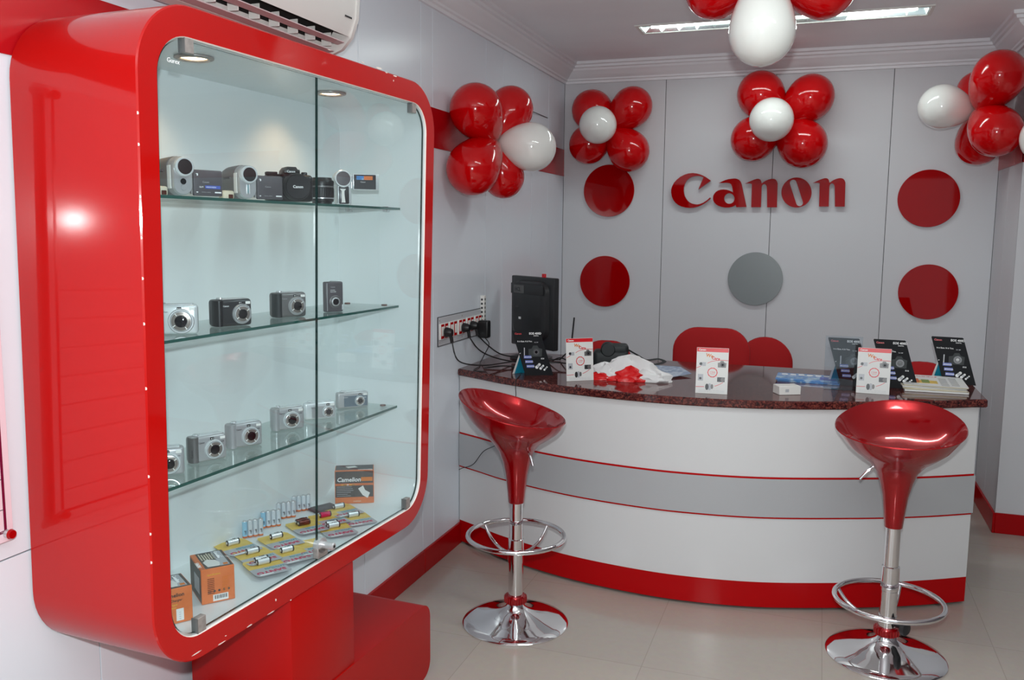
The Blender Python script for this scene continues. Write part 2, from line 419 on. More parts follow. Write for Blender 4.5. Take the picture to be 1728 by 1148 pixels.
mb = MB(); acx([(.06, .0685), (.085, .0755), (.10, .10), (.13, .15), (.10, .18), (.05, .12)], -.86, -.016, 'dark_void', mb); mb.build('air_outlet', t)
for (x, z) in ((.155, .098), (.118, .074)):
    mb = MB(); acx([(x-.012, z-.004), (x+.012, z+.001), (x+.012, z+.004), (x-.012, z)], -.855, -.025, 'pink_louver', mb); mb.build('slat', t)
for k in range(9):
    y = -.06-k*.092; mb = MB(); mb.box(.105, .14, y, y+.003, .085, .125, 'ac_white', .001, 1, Matrix.Translation((0, 0, 0))); mb.build('vane', t)

# ================================================================== display cabinet
t = thing('display_cabinet', 'tall red wall display cabinet with rounded corners, glass doors and lit shelves of cameras', 'cabinet', CABO, CABROT)
CAB = t
S0, S1, Z0, Z1 = -.17, 1.068, .572, 1.974
IN = .058; DEP = .342
def warp(P): return [(s+(z-1.27)*(.018+.024*(s+.17)), z) for s, z in P]
NB = 12
ringO = rrect(S0, Z0, S1, Z1, .15, NB)
def rin(e, r): return warp(rrect(S0+IN-e-.004, Z0+IN-e, S1-IN+e, Z1-IN-.008+e, r, NB))
mb = MB(); Y = lambda P, y: [(s, y, z) for s, z in P]
o0 = warp(ringO); o1 = warp(rrect(S0+.003, Z0+.003, S1-.003, Z1-.003, .147, NB))
mb.loft([Y(o0, DEP), Y(o0, .003), Y(o1, 0), Y(rin(.002, .087), 0), Y(rin(0, .085), .003), Y(rin(0, .085), DEP-.02)],
        ['cab_red', 'cab_red', 'cab_red', 'chip', 'cab_white'], (1, 1))
# chipped paint along the front edges
def chip(s, z, a, b):
    n = 6; P = [(s+a*cos(2*pi*i/n)*random.uniform(.6, 1.2), z+b*sin(2*pi*i/n)*random.uniform(.5, 1.2)) for i in range(n)]
    mb.prism(P, -.0006, .001, 'chip')
for s, z, a, b in ((.02, .577, .018, .002), (.035, .588, .003, .0015), (.12, .576, .012, .002), (.2, .575, .014, .0015), (.22, .6, .003, .004), (-.06, .59, .014, .0015),
                   (.28, .575, .004, .002), (.75, 1.977, .02, .003), (.79, 1.972, .008, .003), (.84, 1.97, .012, .002), (.83, 1.955, .003, .004), (.66, 1.978, .012, .0015), (.5, 1.981, .01, .001)):
    mb.M = Matrix(); mb2 = mb; chip(s, z, a, b)
for z in (.84, .9, 1.02, 1.2, 1.33, 1.42, 1.5, 1.58, 1.68, 1.74):
    s = warp([(S0, z)])[0][0]; mb.prism([(s, z-.003), (s+.0022, z-.002), (s+.002, z+.0015), (s, z+.003)], -.0006, .002, 'chip')
for k in range(9):
    mb.box(S0-.0005+.0, S0+.0006, .05+random.random()*.25, 0, 0, 0, 'chip') if False else None
mb.build('case', t, 30)
# stand: post and rounded foot box
mb = MB(); mb.box(.285, .583, .004, DEP-.004, 0, Z0-.0005, 'stand_red', .004, 2); mb.build('post', t)
mb = MB(); mb.prism(rrect(.15, .0, 1.052, .262, .055, 8), .0, DEP-.004, 'stand_red'); mb.build('foot_box', t)
# doors
GS = .432
gr = rrect(S0+IN+.002, Z0+IN+.004, S1-IN-.006, Z1-IN-.012, .08, NB)
def clip(P, x, left):
    out = []
    for i in range(len(P)):
        a, b = P[i], P[(i+1) % len(P)]; ia = (a[0] <= x) == left; ib = (b[0] <= x) == left
        if ia: out.append(a)
        if ia != ib: k = (x-a[0])/(b[0]-a[0]); out.append((x, a[1]+k*(b[1]-a[1])))
    return out
for lft in (True, False):
    P = warp(clip(gr, GS-.001 if lft else GS+.001, lft)); mb = MB(); mb.prism(P, .007, .013, 'door_glass', side='glass_edge_dark')
    door = mb.build('glass_door', t, smooth=False)
    if lft: door['label'] = 'left glass door pane with small white etched lettering'
    for zc in (Z1-.076, Z0+.076):
        sc = (S0+.145 if lft else S1-.135) + (zc-1.27)*(.018+(.024*.1 if lft else .024*1.1)); mb = MB()
        mb.box(sc-.014, sc+.014, .002, .018, zc-.019, zc+.016, 'steel', .001, 1)
        mb.box(sc-.0145, sc-.0125, .0015, .0185, zc-.0195, zc+.0165, 'grey_cam'); mb.build('hinge_clip', door)
    if lft:
        mb = MB(); mb.text('Gurex', S0+.098, .0065, Z1-.122, .010, 'white_print', slant=.1); mb.build('lettering', door)
mb = MB(); lp = .405
mb.box(lp-.002, lp+.044, -.001, .016, .640, .668, 'steel', .001, 1); mb.axis_lathe((lp+.02, .016, .672), (0, -1, 0), [(.021, 0), (.021, .017)], 'silver')
mb.axis_lathe((lp+.024, -.001, .672), (0, -1, 0), [(.010, 0), (.010, .032), (.008, .034)], 'silver')
lk = mb.build('lock', t)
mb = MB(); mb.axis_lathe((lp+.024, -.035, .672), (0, -1, 0), [(.004, 0), (.004, .0006)], 'dark_void'); mb.build('keyhole', lk)
# shelves
SZ = (1.587, 1.272, .942)
for z in SZ:
    s1 = S1-IN-.006+(z-1.27)*.046; s0 = S0+IN+.001+(z-1.27)*.02
    mb = MB(); mb.box(s0, s1, .088, DEP-.024, z-.004, z+.003, 'shelf_glass'); sh = mb.build('glass_shelf', t, smooth=False)
    mb = MB(); mb.box(s0, s1, .0865, .088, z-.004, z+.003, 'glass_edge'); mb.build('polished_edge', sh, smooth=False)
    for sx in (s0+.004, s1-.004):
        for dy in (.13, .27):
            mb = MB(); mb.cyl((sx-(.012 if sx > .5 else -.012), dy, z-.0075), (sx+(.006 if sx > .5 else -.006), dy, z-.0075), .0035, .0035, 'silver', 12)
            mb.axis_lathe((sx-(.014 if sx > .5 else -.014), dy, z-.0095), (0, 0, 1), [(.009, 0), (.010, .003), (.010, .0055)], 'silver', 20)
            mb.axis_lathe((sx-(.014 if sx > .5 else -.014), dy, z+.003), (0, 0, 1), [(.010, 0), (.009, .003)], 'bronze', 20); mb.build('shelf_pin', t)
# spotlights
IZ = Z1-IN-.008
for sx in (.145, .697):
    mb = MB(); mb.lathe([(.044, -.001), (.044, -.004), (.036, -.007), (.030, -.004), (.029, .0)], 'steel', (sx, .13, IZ), 36, caps=(0, 0))
    sp = mb.build('spotlight', t); mb = MB(); mb.lathe([(.029, -.0015), (.02, -.0035), (.004, -.004)], 'spot_lamp', (sx, .13, IZ), 30); mb.build('lamp', sp)
    ld = bpy.data.lights.new('spot', 'SPOT'); ld.energy = 1.3; ld.color = (1, .64, .36); ld.spot_size = radians(95); ld.spot_blend = .8; ld.shadow_soft_size = .02
    lo = bpy.data.objects.new('spot_beam', ld); COL.objects.link(lo); lo.location = cabw(sx, .15, IZ-.02)
    lo.rotation_euler = (Vector((-.55, 0, -1))).to_track_quat('-Z', 'Y').to_euler()

# ================================================================== merchandise
TOP = [z+.0035 for z in SZ]; FLZ = Z0+IN+.001
def shelf_spot(u, v, z, back=0):
    p = gz(u, v, z); return p
def compact(label, p, rz, w=.093, h=.066, d=.034, body='silver_paint', face=None, grip='silver_paint', lens_r=.026, lens_x=.014, lens_z=.45, txt='white_print', ring='silver_light', vx=None, small=False, side=None, name='compact_camera', group='compact cameras on the glass shelves', model='A530'):
    t = thing(name, label, 'camera', p, rz, group)
    mb = MB(); mb.M = Matrix.Translation((0, d/2, 0))
    mb.box(-w/2, w/2, -d/2, d/2, .0005, h, body, min(.008, d*.28), 3)
    if face: mb.box(-w/2+.022, w/2-.004, -d/2-.0006, -d/2+.01, .006, h-.012, face, .0008, 1)
    mb.text('Canon', -w/2+.02, -d/2-.0005, h-.018, .0042, txt)
    mb.text(model, w/2-.017, -d/2-.0005, h-.021, .003, txt)
    mb.box(-w/2+.02, w/2-.01, -d/2+.004, d/2-.004, h-.0008, h+.0015, ring, .0006, 1)
    mb.build('body', t)
    if not small:
        mb = MB(); mb.loft([[(-w/2+.011+.012*cos(a), d*.42-d*.56*(1 if sin(a) > 0 else 1)*abs(sin(a))**.8*(1 if sin(a) > 0 else -.6), z) for a in [2*pi*i/20 for i in range(20)]] for z in (.002, .006, h-.008, h-.002)], grip)
        mb.text('Canon', -w/2+.0005, -.0105, .018, .0055, txt, rot=pi/2, thin=.0004) if model in ('A520', 'A530') else None
        mb.build('grip', t)
    lx, lz = lens_x, h*lens_z
    mb = MB(); r = lens_r
    mb.axis_lathe((lx, 0, lz), (0, -1, 0), [(r, -.004), (r, .003), (r*.94, .005), (r*.84, .005), (r*.80, .0025), (r*.62, .0025)], ring, 36, caps=(1, 0))
    mb.axis_lathe((lx, 0, lz), (0, -1, 0), [(r*.80, .0), (r*.80, .006), (r*.74, .0066), (r*.48, .0072), (r*.46, .002)], ['silver', 'silver', 'lens_band', 'dark_metal'], 36, caps=(1, 0))
    mb.build('lens_ring', t)
    mb = MB(); mb.axis_lathe((lx, 0, lz), (0, -1, 0), [(r*.45, .0), (r*.45, .0068), (r*.42, .0074), (.001, .0078)], 'lens_glass', 32); mb.build('lens', t)
    mb = MB()
    for k in range(4):
        a = radians(35+90*k); cx, cz = lx+cos(a)*r*.66, lz+sin(a)*r*.66
        mb.box(-r*.13, r*.13, -.0082, -.0068, -r*.035, r*.035, 'white_gloss', 0, 1, Matrix.Translation((cx, 0, cz)) @ Matrix.Rotation(-a, 4, 'Y'))
    mb.build('lens_mark', t, smooth=False)
    fx = w/2-.018
    mb = MB(); mb.box(fx, fx+.013, -.0012, .004, h-.0135, h-.0065, 'white_gloss', .0006, 1); mb.build('flash', t)
    vx = lx-.004 if vx is None else vx
    mb = MB(); mb.box(vx-.005, vx+.005, -.0012, .004, h-.0125, h-.0055, 'black_gloss', .001, 1); mb.quad(vx-.003, vx-.001, h-.0105, h-.0075, -.0014, 'white_gloss'); mb.quad(vx+.001, vx+.003, h-.0105, h-.0075, -.0014, 'silver'); mb.build('viewfinder', t)
    mb = MB(); mb.lathe([(.0085, 0), (.0085, .0025), (.007, .0035)], ring, (-w/2+.02, d*.42, h+.001), 24); mb.lathe([(.005, 0), (.0045, .004)], 'silver', (-w/2+.02, d*.3, h+.001), 16); mb.build('shutter_button', t)
    return t
G2 = 'compact cameras standing on the middle glass shelf'; G3 = 'compact cameras standing on the lowest glass shelf'
def cs(u, v, k, dl): p = gz(u, v, TOP[k]); return p, face_cam(p, dl)
p, r = cs(296, 565, 1, -8)
compact('bright silver compact camera cut off by the left frame of the middle shelf', p, r, .098, .069, .03, 'silver_light', grip='silver_light', lens_r=.029, txt='dark_metal', ring='silver', group=G2, model='A610')
p, r = cs(396, 551, 1, 27)
compact('black compact camera with silver lens ring on the middle shelf', p, r, .098, .068, .042, 'dark_metal', grip='black', lens_r=.0255, lens_x=.02, ring='silver', group=G2, model='A620')
p, r = cs(492, 536, 1, 27)
compact('grey compact camera with a dark rubber grip on the middle shelf', p, r, .094, .069, .042, 'grey_cam', grip='rubber', lens_r=.0255, lens_x=.016, lens_z=.46, txt='silver', ring='silver', group=G2, model='A710')
for sx, (u, v, dl, lab, kw) in enumerate((
    (276, 804, -2, 'silver compact camera mostly hidden by the left frame of the lowest shelf', dict(lens_r=.025)),
    (354, 779, 24, 'silver compact camera with dark side grip, second from the left on the lowest shelf', dict(grip='grey_cam', lens_r=.0245, lens_x=.012)),
    (416, 755, 24, 'silver compact camera with round dark lens, third from the left on the lowest shelf', dict(grip='silver_paint', lens_r=.0245, lens_x=.012)),
    (488, 726, 18, 'silver compact camera directly left of the glass door joint on the lowest shelf', dict(lens_r=.025, lens_x=.008)))):
    p, r = cs(u, v, 2, dl); compact(lab, p, r, .093, .066, .034, 'silver_paint', txt='dark_metal', group=G3, model='A520' if sx == 1 else 'A430', **kw)
p, r = cs(541, 708, 2, 17)
compact('pale silver camera with small round lens directly behind the glass door joint', p, r, .098, .053, .026, 'silver_light', face='silver_paint', lens_r=.0185, lens_x=.024, lens_z=.42, txt='dark_metal', vx=.024, small=True, group=G3, model='A460')
p, r = cs(596, 689, 2, 17)
compact('silver camera with blue-grey front panel at the right end of the lowest shelf', p, r, .104, .053, .026, 'silver_paint', face='blue_grey', lens_r=.0165, lens_x=.022, lens_z=.44, txt='white_print', vx=.024, small=True, group=G3, model='A450')
# upright slim camera on the middle shelf
p, r = cs(565, 527, 1, 26)
t = thing('compact_camera', 'dark grey slim camera stood on its end on the middle shelf', 'camera', p, r, G2)
mb = MB(); mb.M = Matrix.Translation((0, .011, 0)); mb.box(-.028, .028, -.011, .011, .0005, .09, 'grey_cam2', .004, 3)
mb.box(-.0245, -.0225, -.0118, .009, .004, .086, 'silver', .0005, 1)
mb.text('Canon', -.012, -.0115, .073, .004, 'silver'); mb.text('DIGITAL', -.013, -.0115, .064, .003, 'white_print'); mb.text('IXUS 900', -.013, -.0115, .059, .0034, 'white_print'); mb.build('body', t)
mb = MB(); mb.axis_lathe((.002, 0, .031), (0, -1, 0), [(.019, -.002), (.019, .002), (.0165, .003), (.0155, .001), (.013, .001)], 'grey_cam', 32); mb.axis_lathe((.002, 0, .031), (0, -1, 0), [(.013, 0), (.013, .005), (.010, .006), (.0092, .002)], 'silver', 32, caps=(1, 0)); mb.build('lens_ring', t)
mb = MB(); mb.axis_lathe((.002, 0, .031), (0, -1, 0), [(.0091, 0), (.0091, .0046), (.001, .0052)], 'lens_glass', 28); mb.build('lens', t)
mb = MB(); mb.box(.023, .029, -.0015, .004, .006, .022, 'silver_light', .001, 1); mb.build('flash', t)
mb = MB(); mb.box(-.008, .01, .006, .016, .0895, .0925, 'silver', .001, 1); mb.build('terminal_cover', t)

# ---- camcorders on the top shelf
def capsule(w, z0, z1, n=10):
    r = w/2; P = []
    for i in range(n+1): a = pi*i/n; P.append((r*cos(a), z1-r+r*sin(a)))
    for i in range(n+1): a = pi+pi*i/n; P.append((r*cos(a), z0+r+r*sin(a)*.9))
    return P
def camcorder(label, u, dl, hh, wide):
    p = cpt(u, 300, .14); p.z = TOP[0]; t = thing('camcorder', label, 'camcorder', p, face_cam(p, dl), 'silver camcorders with opened screens on the top shelf')
    w = .046
    mb = MB(); prof = capsule(w, .001, hh); sc = lambda P, k, dz=0: [(x*k, dz+(z-hh*.5)*k+hh*.5) for x, z in P]
    mb.loft([[(x, y, z) for x, z in sc(prof, k)] for y, k in ((.0, .93), (.006, 1), (.03, 1.02))], ['silver', 'silver_paint'], (1, 1)); mb.build('front_shell', t)
    mb = MB(); mb.loft([[(x-(.002 if x < 0 else 0), y, max(.001, z)) for x, z in sc(prof, k)] for y, k in ((.028, 1.03), (.05, 1.02), (.09, .98), (.112, .86), (.118, .7))], 'grey_cam'); mb.box(-w/2-.004, -w/2+.004, .045, .085, hh*.62, hh*.7, 'grey_cam2', .002, 2)
    mb.build('body', t)
    mb = MB(); mb.box(-w/2-.0015, -w/2+.006, .012, .036, hh*.2, hh*.78, 'white_plastic', .002, 2); mb.build('side_panel', t)
    mb = MB(); mb.axis_lathe((0.001, 0, hh-.024), (0, -1, 0), [(.0225, -.006), (.0225, .008), (.020, .010), (.0175, .010), (.017, .004)], 'silver_light', 32, caps=(1, 0)); mb.build('lens_barrel', t)
    mb = MB(); mb.axis_lathe((0.001, 0, hh-.024), (0, -1, 0), [(.0174, 0), (.0174, .009), (.001, .0105)], 'black_matte', 28); mb.build('lens_cap', t)
    mb = MB()
    if wide: mb.axis_lathe((0, -.001, hh*.38), (0, -1, 0), [(.007, 0), (.006, .0015)], 'black_gloss', 20); mb.axis_lathe((0, -.001, hh*.23), (0, -1, 0), [(.007, 0), (.006, .0015)], 'silver', 20)
    else: mb.box(-.0015, .0015, -.0015, .001, hh*.2, hh*.45, 'teal_print', .001, 1); mb.box(-.004, .004, -.001, .001, hh*.17, hh*.47, 'silver', .002, 2)
    mb.build('sensor', t)
    mb = MB(); mb.tube(catmull([(-w/2-.004, .1, hh*.15), (-w/2-.03, .06, .012), (-w/2-.028, .03, .010), (-w/2-.002, .012, .02)], 6), .006, 'steel', 8, flat=2.0) if False else None
    mb.box(-w/2-.034, -w/2-.003, .02, .05, .0015, .024, 'cream_paper', .006, 3); mb.box(-w/2-.02, -w/2-.008, .019, .0205, .004, .014, 'bronze', .001, 1); mb.build('hand_strap', t)
    mb = MB(); mb.box(w/2+.004, w/2+.076, .004, .014, .004, .064, 'grey_cam2', .003, 2)
    x0 = w/2+.008
    mb.text('Canon', x0+.018, .0036, .034, .0045, 'silver'); mb.quad(x0+.002, x0+.007, .054, .0555, .0038, 'white_print'); mb.quad(x0+.004, x0+.007, .050, .0545, .0038, 'white_print')
    if wide: mb.quad(x0+.024, x0+.062, .021, .0285, .0038, 'blue_print'); mb.text('WIDESCREEN', x0+.026, .0034, .0232, .003, 'white_print'); mb.text('16:9', x0+.010, .0036, .0225, .0045, 'white_print')
    mb.text('DIGITAL VIDEO', x0+.015, .0036, .0115, .0024, 'silver'); mb.quad(x0+.048, x0+.064, .0112, .0142, .0038, 'white_print'); mb.quad(x0+.002, x0+.006, .0112, .0135, .0038, 'white_print')
    mb.build('screen_panel', t)
    mb = MB(); mb.cyl((w/2+.001, .009, .008), (w/2+.001, .009, .058), .004, .004, 'grey_cam', 12); mb.build('screen_hinge', t)
    return t
camcorder('silver camcorder with a widescreen sticker on its open screen, leftmost on the top shelf', 309, 26, .092, True)
camcorder('silver camcorder with plain dark open screen beside the black camera on the top shelf', 418, 26, .088, False)
# ---- SLR
p = cpt(490, 300, .16); p.z = TOP[0]
t = thing('slr_camera', 'black reflex camera with capped lens on the top shelf', 'camera', p, face_cam(p, 14))
mb = MB(); mb.box(-.064, .064, .0, .05, .004, .078, 'black', .01, 3)
mb.loft([[(x*k, y, z) for x, z in ((-.026, .07), (-.022, .088), (-.014, .097), (.014, .097), (.022, .088), (.026, .07))] for y, k in ((-.018, .8), (-.005, 1), (.045, .9))], 'black')
mb.box(-.022, .022, -.022, -.012, .078, .09, 'black', .003, 2)
mb.text('Canon', -.0145, -.0226, .0815, .0062, 'white_print', bold=.02)
mb.box(-.062, -.032, .01, .035, .076, .084, 'black_matte', .002, 2); mb.build('body', t)
mb = MB(); mb.box(-.068, -.044, -.014, .012, .006, .074, 'black_matte', .008, 3); mb.build('grip', t)
mb = MB(); mb.axis_lathe((.006, .0, .042), (0, -1, 0), [(.034, -.002), (.0345, .012), (.033, .014), (.033, .02), (.036, .024), (.0365, .05), (.035, .056)], 'black_matte', 40); ln = mb.build('lens', t)
mb = MB(); mb.axis_lathe((.006, -.056, .042), (0, -1, 0), [(.034, -.002), (.034, .003), (.032, .005), (.02, .0045), (.001, .0045)], 'black', 40)
mb.text('Canon', -.0085, -.0612, .0385, .0075, 'white_print', bold=.02); mb.build('lens_cap', ln)
mb = MB(); mb.lathe([(.0085, 0), (.0085, .006), (.007, .008)], 'black', (.045, .025, .078), 24); mb.build('mode_dial', t)
# ---- zoom lens
p = cpt(543, 300, .17); p.z = TOP[0]
t = thing('camera_lens', 'black zoom lens standing upright between the reflex camera and the slim camcorder', 'lens', p)
mb = MB(); mb.lathe([(.028, .0005), (.029, .008), (.033, .010), (.034, .017)], 'black', seg=40)
mb.lathe([(.0345, .017), (.0345, .020)], 'silver', seg=40, caps=(0, 0))
mb.lathe([(.034, .02), (.034, .05)], 'black_matte', seg=40, caps=(0, 0)); mb.lathe([(.0345, .05), (.0345, .054)], 'grey_cam', seg=40, caps=(0, 0))
mb.lathe([(.034, .054), (.035, .066), (.033, .07), (.030, .071), (.028, .078), (.001, .079)], 'black', seg=40, caps=(0, 1)); mb.build('barrel', t)
mb = MB()
for i in range(40):
    a = 2*pi*i/40; mb.box(-.0009, .0009, -.0005, .0012, .023, .047, 'black', 0, 1, Matrix.Rotation(a, 4, 'Z') @ Matrix.Translation((0, -.0345, 0)))
mb.build('zoom_ring', t, smooth=False)
# ---- vertical camcorder
p = cpt(580, 300, .13); p.z = TOP[0]
t = thing('camcorder', 'slim upright silver camcorder with its colour screen folded out to the right', 'camcorder', p, face_cam(p, 8))
mb = MB(); mb.box(-.021, .022, 0, .06, .001, .066, 'silver_light', .006, 3); mb.build('body', t)
mb = MB(); mb.box(-.016, .016, -.002, .004, .004, .056, 'dark_metal', .004, 2); mb.build('front_plate', t)
mb = MB(); mb.prism([(-.008, .008), (.004, .008), (.003, .014), (.001, .03), (.001, .042), (.006, .048), (-.012, .048), (-.007, .042), (-.007, .03), (-.007, .014)], -.0035, -.0018, 'white_gloss'); mb.build('trim_plate', t)
mb = MB(); mb.axis_lathe((-.002, 0, .078), (0, -1, 0), [(.026, -.05), (.026, .004), (.0235, .006), (.021, .006), (.0205, .002)], 'silver_light', 36, caps=(1, 0)); mb.build('lens_barrel', t)
mb = MB(); mb.axis_lathe((-.002, 0, .078), (0, -1, 0), [(.0208, -.002), (.0208, .0045), (.001, .0055)], 'grey_cam2', 30); mb.build('lens_cap', t)
mb = MB(); mb.box(.027, .105, .002, .010, .046, .094, 'silver_light', .002, 2); mb.box(.030, .096, .0012, .004, .0485, .0915, 'dark_metal', .0008, 1)
mb.quad(.038, .060, .076, .0875, .001, 'blue_leaflet'); mb.quad(.060, .086, .076, .0875, .001, 'orange_box'); mb.text('Canon', .05, .0008, .068, .004, 'white_print')
mb.cyl((.024, .006, .05), (.024, .006, .088), .004, .004, 'silver', 12); mb.build('screen_panel', t)

# ---- battery charger boxes on the cabinet floor
def charger_box(label, p, rz, w, d, h, style):
    t = tag(bpy.data.objects.new('charger_box', None), label, 'box', 'orange battery charger boxes on the cabinet floor')
    COL.objects.link(t); at(t, p, rz)
    mb = MB(); f = 'orange_box'
    mb.box(-w/2, w/2, 0, d, 0, h, f, .001, 1)
    e = .0004
    if style == 'front':      # dark printed front with logo
        mb.quad(-w/2+.002, w/2-.002, h*.62, h-.002, -e, 'dark_box'); mb.quad(-w/2+.002, w/2-.002, .022, h*.55, -e, 'dark_box'); mb.quad(.022, w/2-.004, h*.68, h*.8, -2*e, 'orange_print')
        mb.text('Camelion', -w/2+.007, -2.2*e, h*.675, .0145, 'white_print', bold=.02, slant=.2)
        for i in range(6): mb.quad(-w/2+.006, -w/2+.04+random.random()*.02, .026+i*.006, .0272+i*.006, -2*e, 'card_grey')
        mb.prism([(.012, .05), (.028, .06), (.034, .045), (.05, .035), (.042, .018), (.026, .028)], -.0012, 0, 'white_plastic')
        for i in range(5): mb.quad(-w/2+.02+i*.009, -w/2+.027+i*.009, h*.565, h*.585, -2*e, ('yellow_print', 'green_print', 'white_print')[i % 3])
        mb.text('CHARGER', -.004, -2*e, .006, .004, 'cream_paper')
        FU = Matrix.Rotation(pi, 4, 'Z')
        mb.box(-w/2+.002, w/2-.002, .012, d-.002, h, h+e, 'dark_box'); mb.text('Camelion', w/2-.004, .012, h+2*e, .009, 'white_print', bold=.02, face=FU)
        mb.slab([(-.03, .05), (.0, .055), (.01, .04), (-.02, .032)], h+e, h+.001, 'white_plastic')
    else:
        mb.box(-w/2+.012, w/2-.002, .002, d-.002, h, h+e, 'dark_box')
        mb.box(w/2-.03, w/2-.008, .008, d-.006, h+e, h+1.6*e, 'card_grey')
        mb.text('Camelion', w/2-.024, d-.008, h+2.2*e, .009, 'white_print', bold=.02, face=Matrix.Rotation(-pi/2, 4, 'Z')); mb.box(w/2-.022, w/2-.011, .01, .022, h+2*e, h+2.5*e, 'orange_print')
        for i in range(7): mb.box(-w/2+.016+i*.006, -w/2+.019+i*.006, .06, d-.01-.004*(i % 3), h+e, h+1.6*e, 'cream_paper')
        mb.slab([(-.02, .012), (.008, .01), (.012, .03), (.006, .05), (-.012, .06), (-.024, .045)], h+e, h+.0012, 'white_plastic')
        mb.text('NiMH', -w/2+.006, .018, h+2*e, .010, 'white_print', face=Matrix.Rotation(pi/2, 4, 'Z'))
        SL = Matrix(((0, 0, -1, 0), (-1, 0, 0, 0), (0, 1, 0, 0), (0, 0, 0, 1)))
        mb.box(-w/2-e, -w/2, .004, d-.004, .004, h-.004, 'dark_box'); mb.box(-w/2-2*e, -w/2-e, .02, d*.6, .02, h*.7, 'card_grey')
        if style == 'barcode':
            mb.text('Specification', -w/2+.014, -e, h-.017, .0045, 'yellow_print')
            for i in range(9): mb.quad(-w/2+.014, -w/2+.03, h-.026-i*.0045, h-.0247-i*.0045, -e, 'bronze'); mb.quad(w/2-.03, w/2-.012-.003*(i % 3), h-.026-i*.0045, h-.0247-i*.0045, -e, 'orange_print')
            mb.text('CE', -w/2+.014, -e, .026, .0055, 'dark_metal')
            for i in range(4): mb.axis_lathe((-w/2+.03+i*.011, 0, .029), (0, -1, 0), [(.0028, 0), (.0028, .0006)], 'dark_box', 14)
            mb.quad(-w/2+.026, w/2-.016, .004, .02, -e, 'paper')
            x = -w/2+.03
            for i in range(14): mb.quad(x, x+.0008+.0006*(i % 3 == 0), .009, .018, -2*e, 'dark_metal'); x += .0018+.0007*(i % 2)
        else:
            mb.text('Camelion', -w/2+.008, -e, h-.02, .009, 'dark_metal', bold=.02); mb.text('Fast Charger', -w/2+.008, -e, h-.031, .006, 'dark_metal', slant=.2)
            mb.text('Plug in type', -w/2+.008, -e, h-.040, .005, 'yellow_print'); mb.text('for AA, AAA', -w/2+.008, -e, h-.047, .004, 'yellow_print')
            mb.quad(.0, w/2-.02, .006, .034, -e, 'paper')
            for i in range(4): mb.quad(.006, w/2-.026, .01+i*.005, .0112+i*.005, -2*e, 'card_grey')
    mb.build('carton', t, smooth=False)
def fl(u, v): p = gz(u, v, FLZ); p.z = FLZ; return p
a, b = fl(341, 1022), fl(397, 1010); ang = atan2(b.y-a.y, b.x-a.x)
charger_box('orange charger box showing its barcode end and printed dark top', (a+b)/2, ang, (b-a).length, .115, .086, 'barcode')
a, b = fl(270, 1060), fl(326, 1046); ang = atan2(b.y-a.y, b.x-a.x)
charger_box('orange charger box half hidden in the lower left corner of the cabinet', (a+b)/2, ang, (b-a).length, .085, .083, 'plain')
a, b = fl(565, 849), fl(632, 851); p = (a+b)/2
charger_box('dark fronted charger box with white logo in the back right of the cabinet floor', p, face_cam(p, -2), .125, .07, .11, 'front')

# ---- packs of four round batteries
def battery(mb, x, y, z0, L, r, m='silver_light', band='orange_box', cap='silver'):
    mb.lathe([(r*.97, z0+.0003), (r, z0+.001), (r, z0+L*.1)], band, (x, y, 0), 18, caps=(1, 0)); mb.lathe([(r, z0+L*.1), (r, z0+L*.93)], m, (x, y, 0), 18, caps=(0, 0))
    mb.lathe([(r, z0+L*.93), (r*.9, z0+L*.96), (r*.35, z0+L*.965), (r*.35, z0+L)], cap, (x, y, 0), 18, caps=(0, 1))
for (u0, v0, u1, v1), lab in zip(((416, 911, 440, 903), (447, 895, 470, 886), (472, 880, 496, 871), (498, 868, 521, 859)),
        ('standing pack of four batteries, nearest the orange barcode box', 'second standing pack of four batteries counted from the orange barcode box',
         'third standing pack of four batteries counted from the orange barcode box', 'standing pack of four batteries nearest the glass door joint')):
    a, b = fl(u0, v0), fl(u1, v1); p = (a+b)/2; t = thing('battery_pack', lab, 'batteries', p, face_cam(p, 14), 'packs of four batteries standing in the cabinet')
    for i in range(4):
        mb = MB(); battery(mb, -.0228+i*.0152, .008, .0005, .052, .0073, ('pale_blue' if i == 0 and u0 in (416, 447) else 'battery_white')); mb.text('NEXcell'[3:], -.0228+i*.0152+.0025, .0005, .012, .0062, 'dark_metal', rot=pi/2, thin=.0006)
        mb.build('battery', t)
